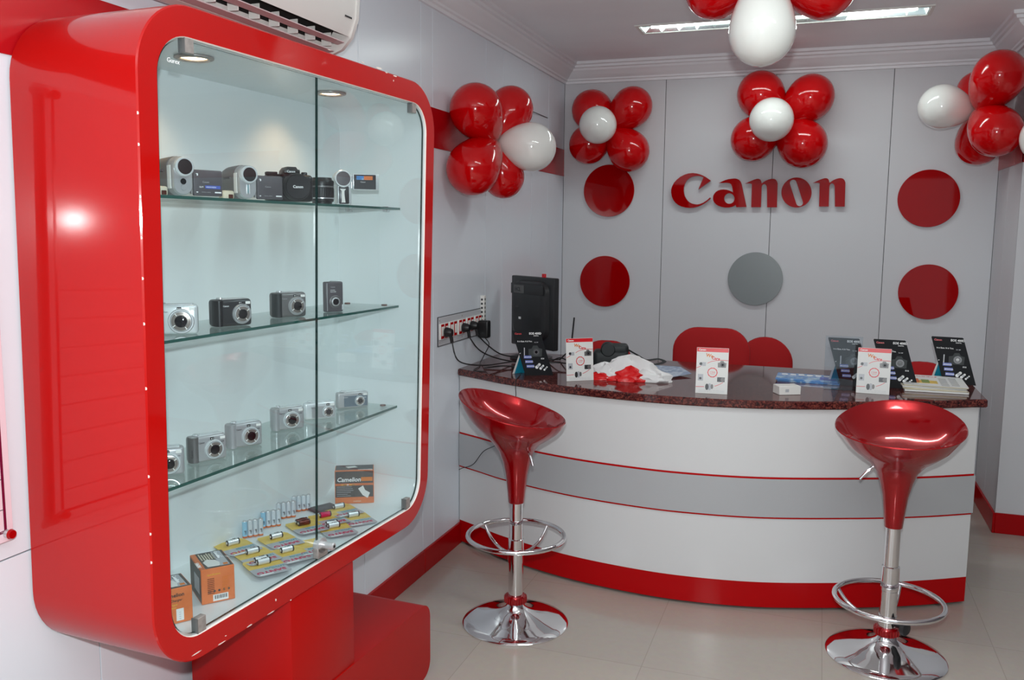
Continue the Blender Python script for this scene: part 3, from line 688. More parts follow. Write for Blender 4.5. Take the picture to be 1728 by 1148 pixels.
# ---- blister cards with cells
def blister(label, u, v, k, n=1, wrap='silver_light', rot=0, L=.128, Wd=.094, cell=True):
    p = fl(u, v); p.z = FLZ+.0004+k*.0016; t = thing('battery_card', label, 'battery card', p, face_cam(p, 20+rot), 'yellow blister cards of camera batteries')
    mb = MB(); y0 = -L*.62; y1 = L*.38; N = 10
    top = []; bend = lambda y: .0045*max(0, (-y-.02)/.05)**2*.6
    rings = []
    for i in range(N+1):
        y = y0+(y1-y0)*i/N; z = bend(y); c = Wd/2-(.006 if i in (0, N) else 0)
        rings.append([(-c, y, z), (c, y, z), (c, y, z+.0007), (-c, y, z+.0007)])
    mats = ['card_grey' if i < 5 else 'yellow_card' for i in range(N)]; mb.loft(rings, mats)
    up = Matrix.Rotation(pi, 4, 'Z')
    z = bend(-L*.4)+.0012
    mb.text('SANYO', Wd/2-.010, -L*.36, z, .017, 'magenta', bold=.03, face=up)
    mb.text('LITHIUM', Wd/2-.006, -L*.18, .0014, .010, 'teal_print', bold=.03, face=up)
    mb.box(-Wd/2+.01, -.002, -L*.56, -L*.52, bend(-L*.55)+.0007, bend(-L*.55)+.0012, 'white_print')
    mb.build('card', t, 60)
    if cell:
        for i in range(n):
            mb = MB(); q = Matrix.Translation((.017, .012+i*.0172-.005*(n-1), .0085+.0009)) @ Matrix.Rotation(-pi/2, 4, 'Y')
            mb.M = q; r = .0083
            mb.lathe([(r, 0), (r, .034)], wrap, seg=20, caps=(1, 0)); mb.lathe([(r, .034), (r*.8, .036)], 'dark_metal', seg=20, caps=(0, 1)); mb.lathe([(r*.5, .036), (r*.4, .0375)], 'silver', seg=16)
            mb.lathe([(r*1.02, .0), (r*1.02, .004)], 'dark_metal', seg=20, caps=(1, 0))
            mb.M = Matrix(); mb.text('CR-2', .008, .012+i*.0172-.005*(n-1)+.003, .0179, .005, 'dark_metal', face=up, thin=.0004)
            mb.build('battery', t)
    return t
BL = [(599, 875, 0, 1, 'silver_light', 0, 'card with single silver battery, nearest the front glass right of the door lock'),
      (575, 861, 1, 1, 'silver_light', 6, 'card with single silver battery just in front of the dark charger box'),
      (552, 876, 2, 1, 'magenta', 4, 'card with red and silver battery right beside the door joint'),
      (565, 894, 3, 2, 'silver_light', 0, 'card with two batteries side by side just right of the door joint'),
      (515, 890, 4, 2, 'bronze', 4, 'card with a brown wrapped battery pair left of the door joint'),
      (470, 914, 5, 1, 'silver_light', 6, 'card with a dark lettered battery left of the door lock, behind the others'),
      (520, 925, 6, 0, 'silver_light', 0, 'card with no battery showing directly left of the door lock'),
      (397, 926, 7, 1, 'silver_light', 6, 'card with a silver battery just behind the orange barcode box'),
      (488, 939, 8, 1, 'silver_light', 4, 'card with a silver battery near the front glass, middle of the left pane'),
      (430, 942, 9, 1, 'silver_light', 4, 'card with a lettered battery between barcode box and other cards'),
      (447, 960, 10, 2, 'silver_light', 0, 'card with two large batteries nearest the front glass of the left pane')]
for u, v, k, n, wr, ro, lab in BL: blister('yellow '+lab, u, v, k*.55, n, wr, ro)
# dark flat wallet
p = fl(546, 860); mb = MB(); mb.box(-.042, .042, -.02, .028, .0002, .008, 'grey_cam2', .002, 2)
o = mb.build('battery_case'); at(o, p, face_cam(p, 32)); tag(o, 'flat dark grey slab lying behind the cards near the door joint', 'case')

# ================================================================== counter
CX = [(-.02, -1.728), (.12, -1.80), (.3, -1.895), (.61, -2.005), (.9, -2.058), (1.15, -2.066), (1.45, -2.02), (1.82, -1.885), (2.05, -1.775), (2.24, -1.66)]
def cf(x):
    import bisect
    P = catmull([(a, b, 0) for a, b in CX], 10)
    for a, b in zip(P[:-1], P[1:]):
        if a.x <= x <= b.x: return a.y+(b.y-a.y)*(x-a.x)/(b.x-a.x)
    return P[-1].y
CX0, CX1 = .004, 2.235
NX = 48; XS = [CX0+(CX1-CX0)*i/NX for i in range(NX+1)]
t = thing('reception_counter', 'curved white reception counter with grey middle band and red kick plate', 'counter', (0, 0, 0))
def shell(z0, z1, off, th, m, name, x0=CX0, x1=CX1, lab=None):
    mb = MB(); xs = [x0+(x1-x0)*i/NX for i in range(NX+1)]
    outer = [(x, cf(x)-off) for x in xs]; inner = [(x, cf(x)-off+th) for x in reversed(xs)]
    mb.slab(outer+inner, z0, z1, m); return mb.build(name, t, 30)
shell(.555, .832, 0, .02, 'counter_white', 'upper_panel'); shell(.392, .548, .007, .027, 'counter_grey', 'middle_panel', CX0, CX1+.006)
shell(.548, .555, .004, .022, 'counter_red', 'trim_strip'); shell(.385, .392, .004, .022, 'counter_red', 'trim_strip')
shell(.118, .385, 0, .02, 'counter_white', 'lower_panel'); shell(.012, .118, -.001, .019, 'counter_red', 'kick_plate')
mb = MB(); mb.box(2.215, 2.235, -1.64, -1.1, .012, .832, 'counter_white'); mb.build('side_panel', t)
mb = MB(); mb.box(.004, .024, -1.71, -1.1, .012, .832, 'counter_white'); mb.build('side_panel', t)
mb = MB(); mb.box(.1, 2.15, -1.6, -1.55, 0, .03, 'dark_metal'); mb.box(.03, 2.21, -1.16, -1.12, .0, .8, 'counter_white'); mb.build('inner_frame', t)
CT = .866
mb = MB(); TX0, TX1 = .003, 2.262
def topring(e):
    P = [(TX0+e+(TX1-TX0-2*e)*i/NX, 0) for i in range(NX+1)]; P = [(x, cf(min(x, 2.235))-.018+e-(-.02 if x > 2.235 else 0)*0) for x, _ in P]
    return P+[(TX1-e, -1.2), (TX1-.03, -1.125-e), (TX0+.12, -1.10-e), (TX0+e, -1.2)]
A = [topring(e) for e in (.004, 0, 0, .004)]
mb.loft([[(x, y, z) for x, y in P] for P, z in zip(A, (.833, .838, .861, CT))], 'granite'); o = mb.build('countertop', ang=30)
tag(o, 'polished dark red granite top resting on the curved counter', 'countertop')

# ================================================================== counter items
def on(u, v, z=CT): p = gz(u, v, z); p.z = z; return p
def slr_print(mb, x, z, y, s=1, m='grey_cam2'):
    mb.prism([(x-.026*s, z-.018*s), (x+.026*s, z-.018*s), (x+.028*s, z+.012*s), (x+.014*s, z+.016*s), (x+.008*s, z+.026*s), (x-.008*s, z+.026*s), (x-.014*s, z+.014*s), (x-.027*s, z+.012*s)], y-.0003, y, m)
    mb.prism(circ(x+.004*s, z, .0145*s, 20), y-.0006, y-.0003, 'dark_metal'); mb.prism(circ(x+.004*s, z, .009*s, 16), y-.0009, y-.0006, 'grey_cam2'); mb.prism(circ(x+.004*s, z, .006*s, 14), y-.0012, y-.0009, 'black_gloss')
def eos_stand(label, u, v, dl=0):
    p = on(u, v); t = thing('display_card', label, 'display card', p, face_cam(p, dl), 'black slanted camera display cards on the counter')
    w, h, sl = .128, .205, .062
    X = lambda x, z: x + sl*(.5-z/h)
    mb = MB(); tilt = Matrix.Rotation(radians(-7), 4, 'X'); mb.M = tilt
    mb.prism([(X(-w/2, 0), 0), (X(w/2, 0), 0), (X(w/2, h*.98), h*.98), (X(w/2-.003, h), h), (X(-w/2+.003, h), h), (X(-w/2, h*.98), h*.98)], -.0012, .0012, 'card_black')
    y = -.0016
    T = lambda s, x, z, hh, m, b=.02: mb.text(s, X(x, z), y, z, hh, m, bold=b)
    T('Canon', -w/2+.008, h-.018, .0085, 'red_print'); T('EOS 400D', .010, h-.018, .0095, 'white_print', .03); T('DIGITAL', .028, h-.026, .0045, 'white_print')
    T('It is Ease. It is You.', -w/2+.010, h-.052, .0065, 'white_print'); T('10.1 MP', .022, h-.056, .0042, 'card_grey')
    slr_print(mb, X(.012, h*.5), h*.52, -.0012, 1.15, 'rubber'); mb.box(X(-.04, h*.5), X(-.036, h*.5), -.0018, -.0012, h*.44, h*.62, 'card_grey')
    for i in range(3): z = .078-i*.021; mb.prism([(X(-w/2+.016, z), z), (X(-w/2+.05, z), z), (X(-w/2+.05, z), z+.013), (X(-w/2+.016, z), z+.013)], -.0018, -.0012, 'blue_print'); mb.text('MEGAPIXEL', X(-w/2+.018, z), -.0021, z+.004, .005, 'white_print', bold=.02)
    T('EOS', .03, .074, .006, 'white_print')
    for i in range(9): mb.prism(circ(X(.0+i*.0058, .04), .046-.002*i+.008*((i*7) % 3-1), .0075-.0005*i, 9), -.0018, -.0012, ('white_print', 'card_grey', 'paper')[i % 3])
    mb.build('front_card', t, smooth=False)
    mb = MB(); q = [(X(-w/2+.004, h*.5), -.002+.012, h*.5), (X(-w/2+.03, h*.55), .02, h*.55), (X(-w/2, 0)+.01, .075, .001), (X(-w/2, 0)-.055, .05, .001)]
    mb.add(q+[(a, b+.0015, c) for a, b, c in q], [(0, 1, 2, 3), (7, 6, 5, 4), (0, 4, 5, 1), (1, 5, 6, 2), (2, 6, 7, 3), (3, 7, 4, 0)], 'teal')
    a, b = Vector(q[0]), Vector(q[3]); mb.add([a, b, b+Vector((.01, .001, 0)), a+Vector((.006, .001, 0)), a+Vector((0, -.001, 0)), b+Vector((0, -.001, 0)), b+Vector((.01, 0, 0)), a+Vector((.006, 0, 0))], [(0, 1, 2, 3), (4, 5, 6, 7), (0, 1, 5, 4)], 'paper')
    mb.build('back_support', t, smooth=False)
eos_stand('black slanted camera display card in front of the computer monitor', 899, 634, 8)
eos_stand('black slanted camera display card behind clear plastic, between blue leaflets and white card', 1432, 651, 0)
eos_stand('black slanted camera display card partly covered by the small white camera card', 1509, 655, 0)
eos_stand('black slanted camera display card standing behind the magazine pile', 1606, 648, 0)
def care_stand(label, u, v, dl=0, w=.127, h=.188):
    p = on(u, v); t = thing('display_card', label, 'display card', p, face_cam(p, dl), 'white display cards with red top on the counter')
    mb = MB(); tilt = Matrix.Rotation(radians(-6), 4, 'X'); mb.M = tilt
    mb.box(-w/2, w/2, -.0012, .0015, 0.0005, h, 'paper', .0004, 1)
    y = -.0014; mb.quad(-w/2+.001, w/2-.001, h-.017, h-.001, y, 'red_print')
    mb.text('Canon', -w/2+.008, y-.0005, h-.0125, .0078, 'white_print', bold=.03)
    mb.text('We', -w/2+.036, y, h-.036, .014, 'orange_print', bold=.03, rot=-.15); mb.text('Care', -w/2+.060, y, h-.046, .012, 'red_print', bold=.03, rot=-.12)
    def arc(P, m='red_print', th=.002):
        P = catmull([(a, 0, b) for a, b in P], 6); top = [(q.x, q.z+th/2) for q in P]; bot = [(q.x, q.z-th/2) for q in reversed(P)]
        mb.prism(top+bot, y-.0003, y, m)
    arc([(-w/2+.001, h*.55), (-w/2+.02, h*.6)]); arc([(-w/2+.044, h*.66), (0, h*.71), (w/2-.03, h*.74), (w/2-.001, h*.735)]); arc([(-w/2+.001, h*.145), (-w/2+.034, h*.15)]); arc([(.012, h*.17), (.03, h*.21), (.045, h*.26)])
    mb.box(-w/2+.016, -w/2+.038, y-.0004, y, h*.6, h*.68, 'card_grey'); mb.box(-w/2+.02, -w/2+.045, y-.0004, y, h*.53, h*.59, 'paper'); mb.prism(circ(-w/2+.018, h*.645, .006, 12), y-.0007, y-.0003, 'dark_metal')
    slr_print(mb, w/2-.025, h*.64, y, .62, 'grey_cam'); mb.box(-w/2+.008, -w/2+.029, y-.0004, y, h*.28, h*.42, 'card_grey'); mb.prism(circ(-w/2+.018, h*.33, .005, 12), y-.0007, y-.0003, 'dark_metal')
    mb.box(w/2-.042, w/2-.012, y-.0005, y, h*.27, h*.37, 'dark_metal'); mb.prism(circ(w/2-.02, h*.32, .0085, 16), y-.0008, y-.0003, 'grey_cam')
    mb.prism(circ(-.018, h*.15, .007, 18, .013), y-.0005, y, 'dark_metal'); mb.prism(circ(-.008, h*.155, .009, 18, .014), y-.0003, y, 'card_grey'); mb.prism(circ(.002, h*.16, .005, 18, .01), y-.0006, y, 'grey_cam')
    mb.prism(circ(.002, h*.465, .0205, 10), y-.0003, y, 'red_print'); mb.prism(circ(.002, h*.465, .0165, 24), y-.0005, y, 'paper'); mb.text('2 YEAR', -.009, y-.0006, h*.46, .0055, 'red_print', width=.022); mb.text('WARRANTY', -.008, y-.0006, h*.43, .003, 'red_print', width=.02)
    for i in range(2): mb.text('Canon India warranty with every camera', -w/2+.012, y, .007+i*.006, .0028, 'card_grey', width=w-.024)
    mb.build('front_card', t, smooth=False)
    mb = MB(); mb.add([(-.03, .004, h*.6), (.03, .004, h*.6), (.03, .06, .001), (-.03, .06, .001), (-.03, .0055, h*.6), (.03, .0055, h*.6), (.03, .0615, .001), (-.03, .0615, .001)],
        [(0, 1, 2, 3), (7, 6, 5, 4), (0, 4, 5, 1), (1, 5, 6, 2), (2, 6, 7, 3), (3, 7, 4, 0)], 'paper', Matrix.Translation((0, .018, 0))); mb.build('back_support', t, smooth=False)
care_stand('white camera card with red top standing left of the crumpled bag', 979, 643, 22)
care_stand('white camera card with red top standing alone at the middle of the counter', 1200, 665, -2)
care_stand('white camera card with red top above the right bar stool', 1472, 665, 0)

# ---- monitor (back towards us)
pr = Vector((.39, -1.40, 0)); yaw = radians(-36)
t = thing('computer_monitor', 'black flat computer monitor seen from behind at the left end of the counter', 'monitor', (.215, -1.29, CT), yaw)
mb = MB(); mb.box(-.185, .185, .0, .035, .055, .42, 'monitor_black', .006, 2)
bulge = rrect(-.15, .10, .15, .40, .06, 6)
mb.loft([[(x*k, y, (z-.25)*k+.25) for x, z in bulge] for y, k in ((0, 1), (-.02, .96), (-.035, .8))], 'monitor_black', (0, 1)); mb.box(-.14, .14, -.036, -.03, .33, .385, 'monitor_black', .004, 2)
mb.quad(-.11, -.02, .335, .375, -.0372, 'sticker'); mb.text('HCL', -.10, -.0378, .345, .02, 'monitor_black', bold=.03)
mb.quad(-.07, -.04, .20, .212, -.0362, 'sticker'); mb.box(-.065, -.045, -.037, -.0355, .2, .212, 'white_print'); mb.text('LCD', -.09, -.0362, .26, .008, 'sticker')
mb.build('rear_case', t)
mb = MB(); mb.box(-.17, .17, .035, .0375, .075, .40, 'black_gloss'); mb.build('screen', t)
mb = MB(); mb.box(-.04, .04, -.03, -.005, .01, .2, 'monitor_black', .006, 2); mb.lathe([(.11, .0005), (.11, .008), (.09, .014), (.03, .02)], 'monitor_black', (0, 0, 0), 36); mb.build('stand', t)
mb = MB(); mb.box(.06, .095, -.04, -.005, .09, .115, 'blue_print', .004, 2); mb.build('video_plug', t)
mb = MB(); mb.box(.07, .095, .01, .02, .42, .438, 'red_print', .001, 1); mb.build('red_tag', t)
# ---- router with antenna
p = on(965, 600); t = thing('cordless_phone_base', 'black box with one tall thin antenna hidden behind the white card', 'phone base', (.52, -1.45, CT), .3)
mb = MB(); mb.box(-.05, .05, -.04, .04, 0, .035, 'black', .006, 2); mb.build('body', t)
mb = MB(); q = gy(965, 600, -1.41); q2 = gy(969, 536, -1.41)
MI = (Matrix.Translation(t.location) @ Matrix.Rotation(.3, 4, 'Z')).inverted()
a = MI @ Vector((.463, -1.42, CT+.03)); mb.tube([a, MI @ Vector((.466, -1.41, 1.0)), MI @ Vector((.472, -1.40, 1.097))], .004, 'black', 8); mb.build('antenna', t)
# ---- black camera case with strap
t = thing('camera_bag', 'black soft camera bag with a looped strap behind the crumpled white bag', 'bag', (.68, -1.42, CT), .25)
mb = MB(); mb.box(-.10, .07, -.05, .05, .0, .085, 'rubber', .022, 4); mb.box(-.06, .07, -.04, .04, .06, .115, 'rubber', .02, 4); mb.axis_lathe((-.03, -.05, .09), (0, -1, 0), [(.034, -.05), (.034, .0), (.03, .006)], 'rubber', 28); mb.build('case', t)
mb = MB(); mb.tube(catmull([(.06, 0, .09), (.11, .02, .06), (.16, .05, .03), (.22, .09, .03), (.25, .08, .02), (.22, .04, .014), (.15, .0, .012), (.07, -.01, .03)], 8), .011, 'rubber', 8, flat=.35); mb.build('strap', t)

# ---- crumpled plastic bag with red print
t = thing('plastic_bag', 'crumpled white plastic bag with red print lying behind the left white card', 'bag', (.80, -1.74, CT), .08)
def lump(mb, m, cx, cy, sx, sy, sz, seed, peak, yw=0):
    rnd = random.Random(seed); ph = [rnd.uniform(0, 6.28) for _ in range(8)]; rings = []; N = 40
    for i in range(12):
        f = i/11; r = (1-f*f)**.62 if f < 1 else .001
        ring = []
        for j in range(N):
            a = 2*pi*j/N; k = 1+.16*sin(3*a+ph[0]+3*f)+.07*sin(7*a+ph[1]-4*f)+.04*sin(13*a+ph[2]+6*f)
            x = cx+sx*r*k*cos(a)+peak[0]*f*f+.012*sin(5*f*3+a*2+ph[4])*f*(1-f)*4; y = cy+sy*r*k*sin(a)+peak[1]*f*f
            ring.append((x, y, .0008+sz*(f**1.1)*(1+.10*sin(4*a+ph[3]))))
        rings.append(ring)
    mb.loft(rings, m)
mb = MB(); lump(mb, 'bag', .03, .02, .15, .085, .095, 3, (-.01, .03)); lump(mb, 'bag', -.09, .0, .09, .07, .065, 5, (.0, .01)); lump(mb, 'bag', .06, -.02, .14, .07, .05, 9, (.02, 0)); mb.build('white_plastic', t, 25)
mb = MB(); lump(mb, 'red_cloth', -.07, -.05, .10, .035, .034, 11, (.0, .01)); lump(mb, 'red_cloth', .035, -.065, .065, .03, .062, 13, (.0, .02)); mb.build('red_print', t, 25)
# ---- flyer leaning off the bag
mb = MB(); P = [on(1088, 641), on(1120, 641), on(1167, 635), on(1148, 627), on(1085, 622)]
c = sum(P, Vector())/5; zz = [.012, .006, .012, .022, .02]
vs = [(q.x-c.x, q.y-c.y, z) for q, z in zip(P, zz)]
mb.add(vs+[(x, y, z-.0012) for x, y, z in vs], [(0, 1, 2, 3, 4), (9, 8, 7, 6, 5)]+[(i, i+5, (i+1) % 5+5, (i+1) % 5) for i in range(5)], 'flyer'); o = mb.build('flyer', smooth=False)
at(o, (c.x, c.y, CT)); tag(o, 'pale blue glossy flyer lying at the right edge of the crumpled bag', 'flyer')
# ---- small white carton
a, b = on(1319, 668), on(1347, 668); p = (a+b)/2
mb = MB(); mb.box(-.046, .046, 0, .062, .0005, .036, 'white_plastic', .0015, 1); mb.quad(-.02, -.005, .012, .024, -.0001, 'card_grey')
o = mb.build('small_box'); at(o, on(1333, 667), face_cam(p, 25)); tag(o, 'small plain white cardboard box on the counter beside the blue leaflets', 'box')
# ---- blue leaflets
pb = (on(1322, 640)+on(1415, 652))/2
for i, (lab, dx, rz) in enumerate((('blue printed leaflets, lowest sheet of the flat pile right of the white box', 0, 0), ('top blue printed leaflet of the flat pile right of the white box', -.012, .06))):
    mb = MB(); mb.box(-.13, .13, -.085, .085, .0005+i*.0075, .0075+i*.0072, 'blue_leaflet', .0005, 1)
    if i:
        for k in range(6): mb.box(-.11+k*.036, -.085+k*.036, .03, .06, .0149, .0152, 'white_print'); mb.box(-.115+k*.036, -.09+k*.036, -.05, -.045, .0149, .0152, 'teal_print')
        mb.box(.055, .12, -.06, .02, .0149, .0152, 'blue_print')
    o = mb.build('leaflet', smooth=False); at(o, (1.585+dx, -1.47, CT), rz-.08); tag(o, lab, 'leaflet', 'blue leaflets on the counter')
# ---- clear leaflet holder in front of the display card
p = on(1425, 657); t = thing('leaflet_holder', 'clear plastic sheet holder standing before the left of the three right display cards', 'leaflet holder', p, face_cam(p, 5))
mb = MB(); mb.box(-.085, .062, .0, .002, .001, .225, 'clear_plastic'); mb.build('front_sheet', t, smooth=False)
mb = MB(); mb.box(-.085, .062, -.035, .0, .0005, .0025, 'clear_plastic'); mb.box(.05, .068, -.03, .03, .003, .02, 'black', .003, 2); mb.build('foot', t, smooth=False)
# ---- magazines
pm = Vector((2.085, -1.44, CT))
for i, (rz, dx, dy, th, lab) in enumerate(((.02, 0, 0, .009, 'magazine at the bottom of the pile at the right end of the counter'), (-.05, .004, .004, .006, 'magazine second from the bottom of the pile at the right end of the counter'),
        (.04, -.012, .008, .007, 'magazine second from the top of the pile at the right end of the counter'), (-.03, .004, .0, .005, 'pale magazine with coloured chart, topmost of the pile at the right end'))):
    z0 = (0, .0095, .016, .0235)[i]; mb = MB()
    mb.box(-.125, .118, -.16, .13, z0, z0+th, ('paper', 'cream_paper')[i % 2], .0015, 1)
    mb.box(-.126, .119, -.161, .131, z0+th, z0+th+.0004, ('cream_paper', 'paper')[i % 2])
    if i == 3:
        z = z0+th+.0004
        mb.box(-.10, .01, -.1, -.02, z, z+.0003, 'yellow_card'); mb.box(-.10, -.06, -.09, .02, z+.0003, z+.0005, 'orange_box'); mb.box(-.05, -.02, -.09, .0, z+.0003, z+.0005, 'green_print')
        for k in range(12): mb.box(.02+(k % 2)*.04, .05+(k % 2)*.04, -.14+k*.018, -.132+k*.018, z, z+.0003, 'dark_metal')
        mb.text('CATALOGUE', -.11, .08, z+.0003, .016, 'magenta', face=Matrix())
    o = mb.build('magazine', smooth=False); at(o, (pm.x+dx, pm.y+dy, CT+.0005), rz); tag(o, lab, 'magazine', 'magazines piled at the right end of the counter')

# ================================================================== sockets, plugs, cables on the left wall
PY0, PY1, PZ0, PZ1 = -1.992, -1.440, .998, 1.132
t = thing('socket_panel', 'long silver electrical panel with five red and white sockets on the left wall', 'socket panel', (0, (PY0+PY1)/2, (PZ0+PZ1)/2))
mb = MB(); mb.box(.0005, .004, -.276, .276, -.067, .067, 'dark_metal'); mb.box(.0035, .0055, -.273, .273, -.064, .064, 'card_plate', .0008, 1)
for y in (-.262, 0, .262):
    for z in (-.05, .05): mb.axis_lathe((.0055, y, z), (1, 0, 0), [(.004, 0), (.003, .001)], 'steel', 12)
mb.build('plate', t)
SY = [-.222, -.118, -.014, .09, .194]
for i, y in enumerate(SY):
    mb = MB(); mb.box(.005, .013, y-.045, y+.045, -.036, .036, 'white_plastic', .002, 2)
    mb.box(.0125, .0136, y-.039, y-.005, -.033, .033, 'counter_red', .0004, 1); mb.box(.0125, .0136, y+.004, y+.038, -.033, .033, 'counter_red', .0004, 1)
    mb.box(.0130, .0155, y-.035, y-.009, -.02, .022, 'white_plastic', .001, 1); mb.box(.0130, .0175, y+.011, y+.032, -.02, .022, 'white_plastic', .002, 1)
    mb.build('socket', t)
cy = (PY0+PY1)/2; cz = (PZ0+PZ1)/2
def plug(label, y, path, big=False):
    t = thing('power_plug', label, 'plug', (.0185, cy+y, cz), 0, 'black plugs in the wall sockets')
    mb = MB()
    if big: mb.box(0, .055, -.022, .022, -.075, .012, 'black', .008, 3)
    else: mb.axis_lathe((.0, 0, -.005), (1, 0, 0), [(.023, 0), (.023, .006), (.02, .02), (.015, .032)], 'black', 20); mb.tube([(.02, 0, -.008), (.026, .003, -.03), (.028, .006, -.052)], .008, 'black', 10)
    mb.build('body', t)
    mb = MB(); P = [(.028, .006, -.05) if not big else (.03, 0, -.073)]+[(x-.0185, yy-cy-y, z-cz) for x, yy, z in path]
    mb.tube(catmull(P, 8), .0032 if not big else .0022, 'black', 8); mb.build('cable', t)
plug('black plug in the first socket from the left', SY[0]+.0, [(.08, -1.93, .93), (.14, -1.78, .893), (.2, -1.6, .886), (.25, -1.45, .882), (.34, -1.40, .875)])
plug('black plug in the middle socket', SY[2], [(.08, -1.68, .95), (.13, -1.6, .905), (.2, -1.5, .874), (.28, -1.48, .872), (.36, -1.45, .872)])
plug('black plug in the fourth socket from the left', SY[3], [(.07, -1.55, .96), (.12, -1.5, .91), (.18, -1.42, .885), (.27, -1.36, .872), (.38, -1.33, .872)])
plug('large square black adaptor in the last socket beside the white holder', SY[4]-.005, [(.05, -1.47, .95), (.045, -1.52, .905), (.04, -1.56, .872), (.08, -1.68, .870), (.10, -1.80, .869), (.16, -1.80, .8685)], True)
# thin cable going over the front edge of the counter
mb = MB(); P = [(.30, -1.70, CT+.003), (.345, -1.85, CT+.003), (.36, cf(.36)-.022, CT-.002), (.358, cf(.36)-.026, .83), (.35, cf(.35)-.006, .78), (.322, cf(.32)-.008, .74), (.31, cf(.31)-.012, .70), (.29, cf(.29)-.015, .62), (.25, cf(.25)-.018, .55), (.17, cf(.17)-.019, .50), (.10, cf(.1)-.015, .42), (.03, cf(.03)-.012, .385), (.015, cf(.015)-.03, .378)]
mb.tube(catmull(P, 8), .0018, 'black', 6); o = mb.build('cable'); tag(o, 'thin black wire hanging down the counter front behind the left bar stool', 'cable')
# cables tangled on the counter
for i, (P, lab) in enumerate((
    ([(.24, -1.66, .0), (.3, -1.62, .012), (.42, -1.55, .02), (.52, -1.56, .016), (.6, -1.54, .006)], 'black cable curving between the monitor and the white card, nearest the front'),
    ([(.36, -1.44, .0), (.42, -1.46, .03), (.5, -1.52, .018), (.57, -1.55, .01), (.63, -1.5, .004)], 'black cable looping from the monitor foot towards the black bag'),
    ([(.38, -1.33, .0), (.44, -1.36, .05), (.50, -1.38, .042), (.57, -1.37, .045), (.63, -1.36, .02)], 'raised black cable between the monitor and the antenna box'),
    ([(.12, -1.72, .0), (.16, -1.69, .004), (.2, -1.66, .006), (.27, -1.64, .004), (.34, -1.60, .002)], 'short black cable lying at the far left of the counter'))):
    mb = MB(); mb.tube(catmull([(a, b, CT+.0045+c) for a, b, c in P], 8), .0035, 'black', 8); o = mb.build('cable'); tag(o, lab, 'cable', 'black cables on the counter')
# white perforated holder
t = thing('switch_strip', 'small white plastic strip with a row of dark holes beside the socket panel', 'strip', (0, -1.455, 1.11))
mb = MB(); mb.box(.0005, .022, -.016, .014, -.06, .085, 'white_plastic', .003, 2)
for k in range(6): mb.box(.006, .016, -.0168, -.0155, -.045+k*.021, -.035+k*.021, 'dark_metal'); mb.box(.0215, .0226, -.008, .006, -.045+k*.021, -.034+k*.021, 'grey_cam')
mb.tube(catmull([(.014, 0, -.058), (.02, .002, -.085), (.016, -.02, -.10), (.01, -.05, -.105)], 6), .004, 'white_plastic', 8); mb.build('strip', t)
# string of balloons
mb = MB(); mb.tube([gx(884, 182, .02), gx(924, 199, .001)], .0022, 'black', 6); o = mb.build('wire'); tag(o, 'short black wire sticking out of the left wall beside the balloons', 'wire')

# ================================================================== wall discs and sign
def disc(u, v, r, m, lab):
    p = gy(u, v, -.02); mb = MB(); mb.axis_lathe((0, -.008, 0), (0, -1, 0), [(r, 0), (r, .008), (r-.001, .009)], [('acrylic_edge' if m == 'acrylic_red' else m), m], 72)
    mb.add([], [], m); o = mb.build('wall_disc'); at(o, (p.x, 0, p.z)); tag(o, lab, 'wall disc', 'round discs on the back wall'); mb = MB(); mb.cyl((0, -.0005, 0), (0, -.009, 0), .02, .02, 'steel', 16); mb.build('spacer', o)
disc(1027, 322, .164, 'acrylic_red', 'glossy red disc directly below the left wall balloons, upper left of the letters')
disc(1020, 475, .164, 'acrylic_red', 'glossy red disc right of the monitor, on the back wall')
disc(1274, 471, .162, 'grey_disc', 'single grey disc on the back wall below the red letters')
disc(1567, 335, .162, 'acrylic_red', 'glossy red disc at the right of the wall, above the other right disc')
disc(1566, 493, .158, 'acrylic_red', 'glossy red disc at the right of the wall, lower of the two above the magazines')

LET = {}
LET['C'] = [[(430, 135), (405, 117), (380, 100), (355, 87), (330, 77), (300, 69), (265, 65), (225, 69), (190, 80), (152, 99), (120, 125), (92, 156), (75, 190), (68, 218), (68, 247), (74, 280), (88, 312), (106, 335), (130, 355), (162, 371), (200, 380), (235, 384), (270, 382), (308, 373), (340, 360), (370, 343), (395, 325), (415, 309), (430, 295), (421, 288), (404, 305), (385, 320), (360, 336), (330, 348), (307, 352), (285, 350), (262, 345), (240, 335), (220, 320), (205, 300), (192, 276), (185, 250), (182, 225), (183, 200), (189, 174), (200, 150), (213, 131), (230, 115), (249, 104), (270, 97), (295, 92), (320, 92), (342, 97), (362, 105), (315, 217)]]
LET['a'] = [[(500, 158), (530, 143), (560, 130), (590, 121), (620, 117), (645, 115), (668, 118), (688, 128), (702, 145), (711, 168), (730, 260), (755, 375), (662, 377), (655, 355), (640, 367), (620, 375), (590, 380), (560, 380), (528, 375), (500, 365), (477, 351), (460, 333), (451, 315), (448, 295), (451, 273), (460, 255), (475, 237), (495, 225), (520, 217), (545, 215), (575, 218), (600, 225), (632, 241), (623, 190), (615, 168), (600, 158), (570, 154), (535, 155)],
            [(598+47*cos(2*pi*i/28), 298-48*sin(2*pi*i/28)) for i in range(28)]]
LET['n'] = [[(740, 163), (770, 148), (800, 135), (825, 125), (850, 118), (868, 119), (880, 125), (888, 138), (893, 160), (910, 147), (930, 135), (957, 124), (985, 118), (1005, 119), (1020, 125), (1031, 139), (1038, 160), (1032, 378), (942, 378), (940, 200), (937, 183), (928, 170), (915, 166), (903, 170), (895, 182), (892, 200), (886, 377), (797, 377), (803, 166), (790, 161), (770, 160)]]
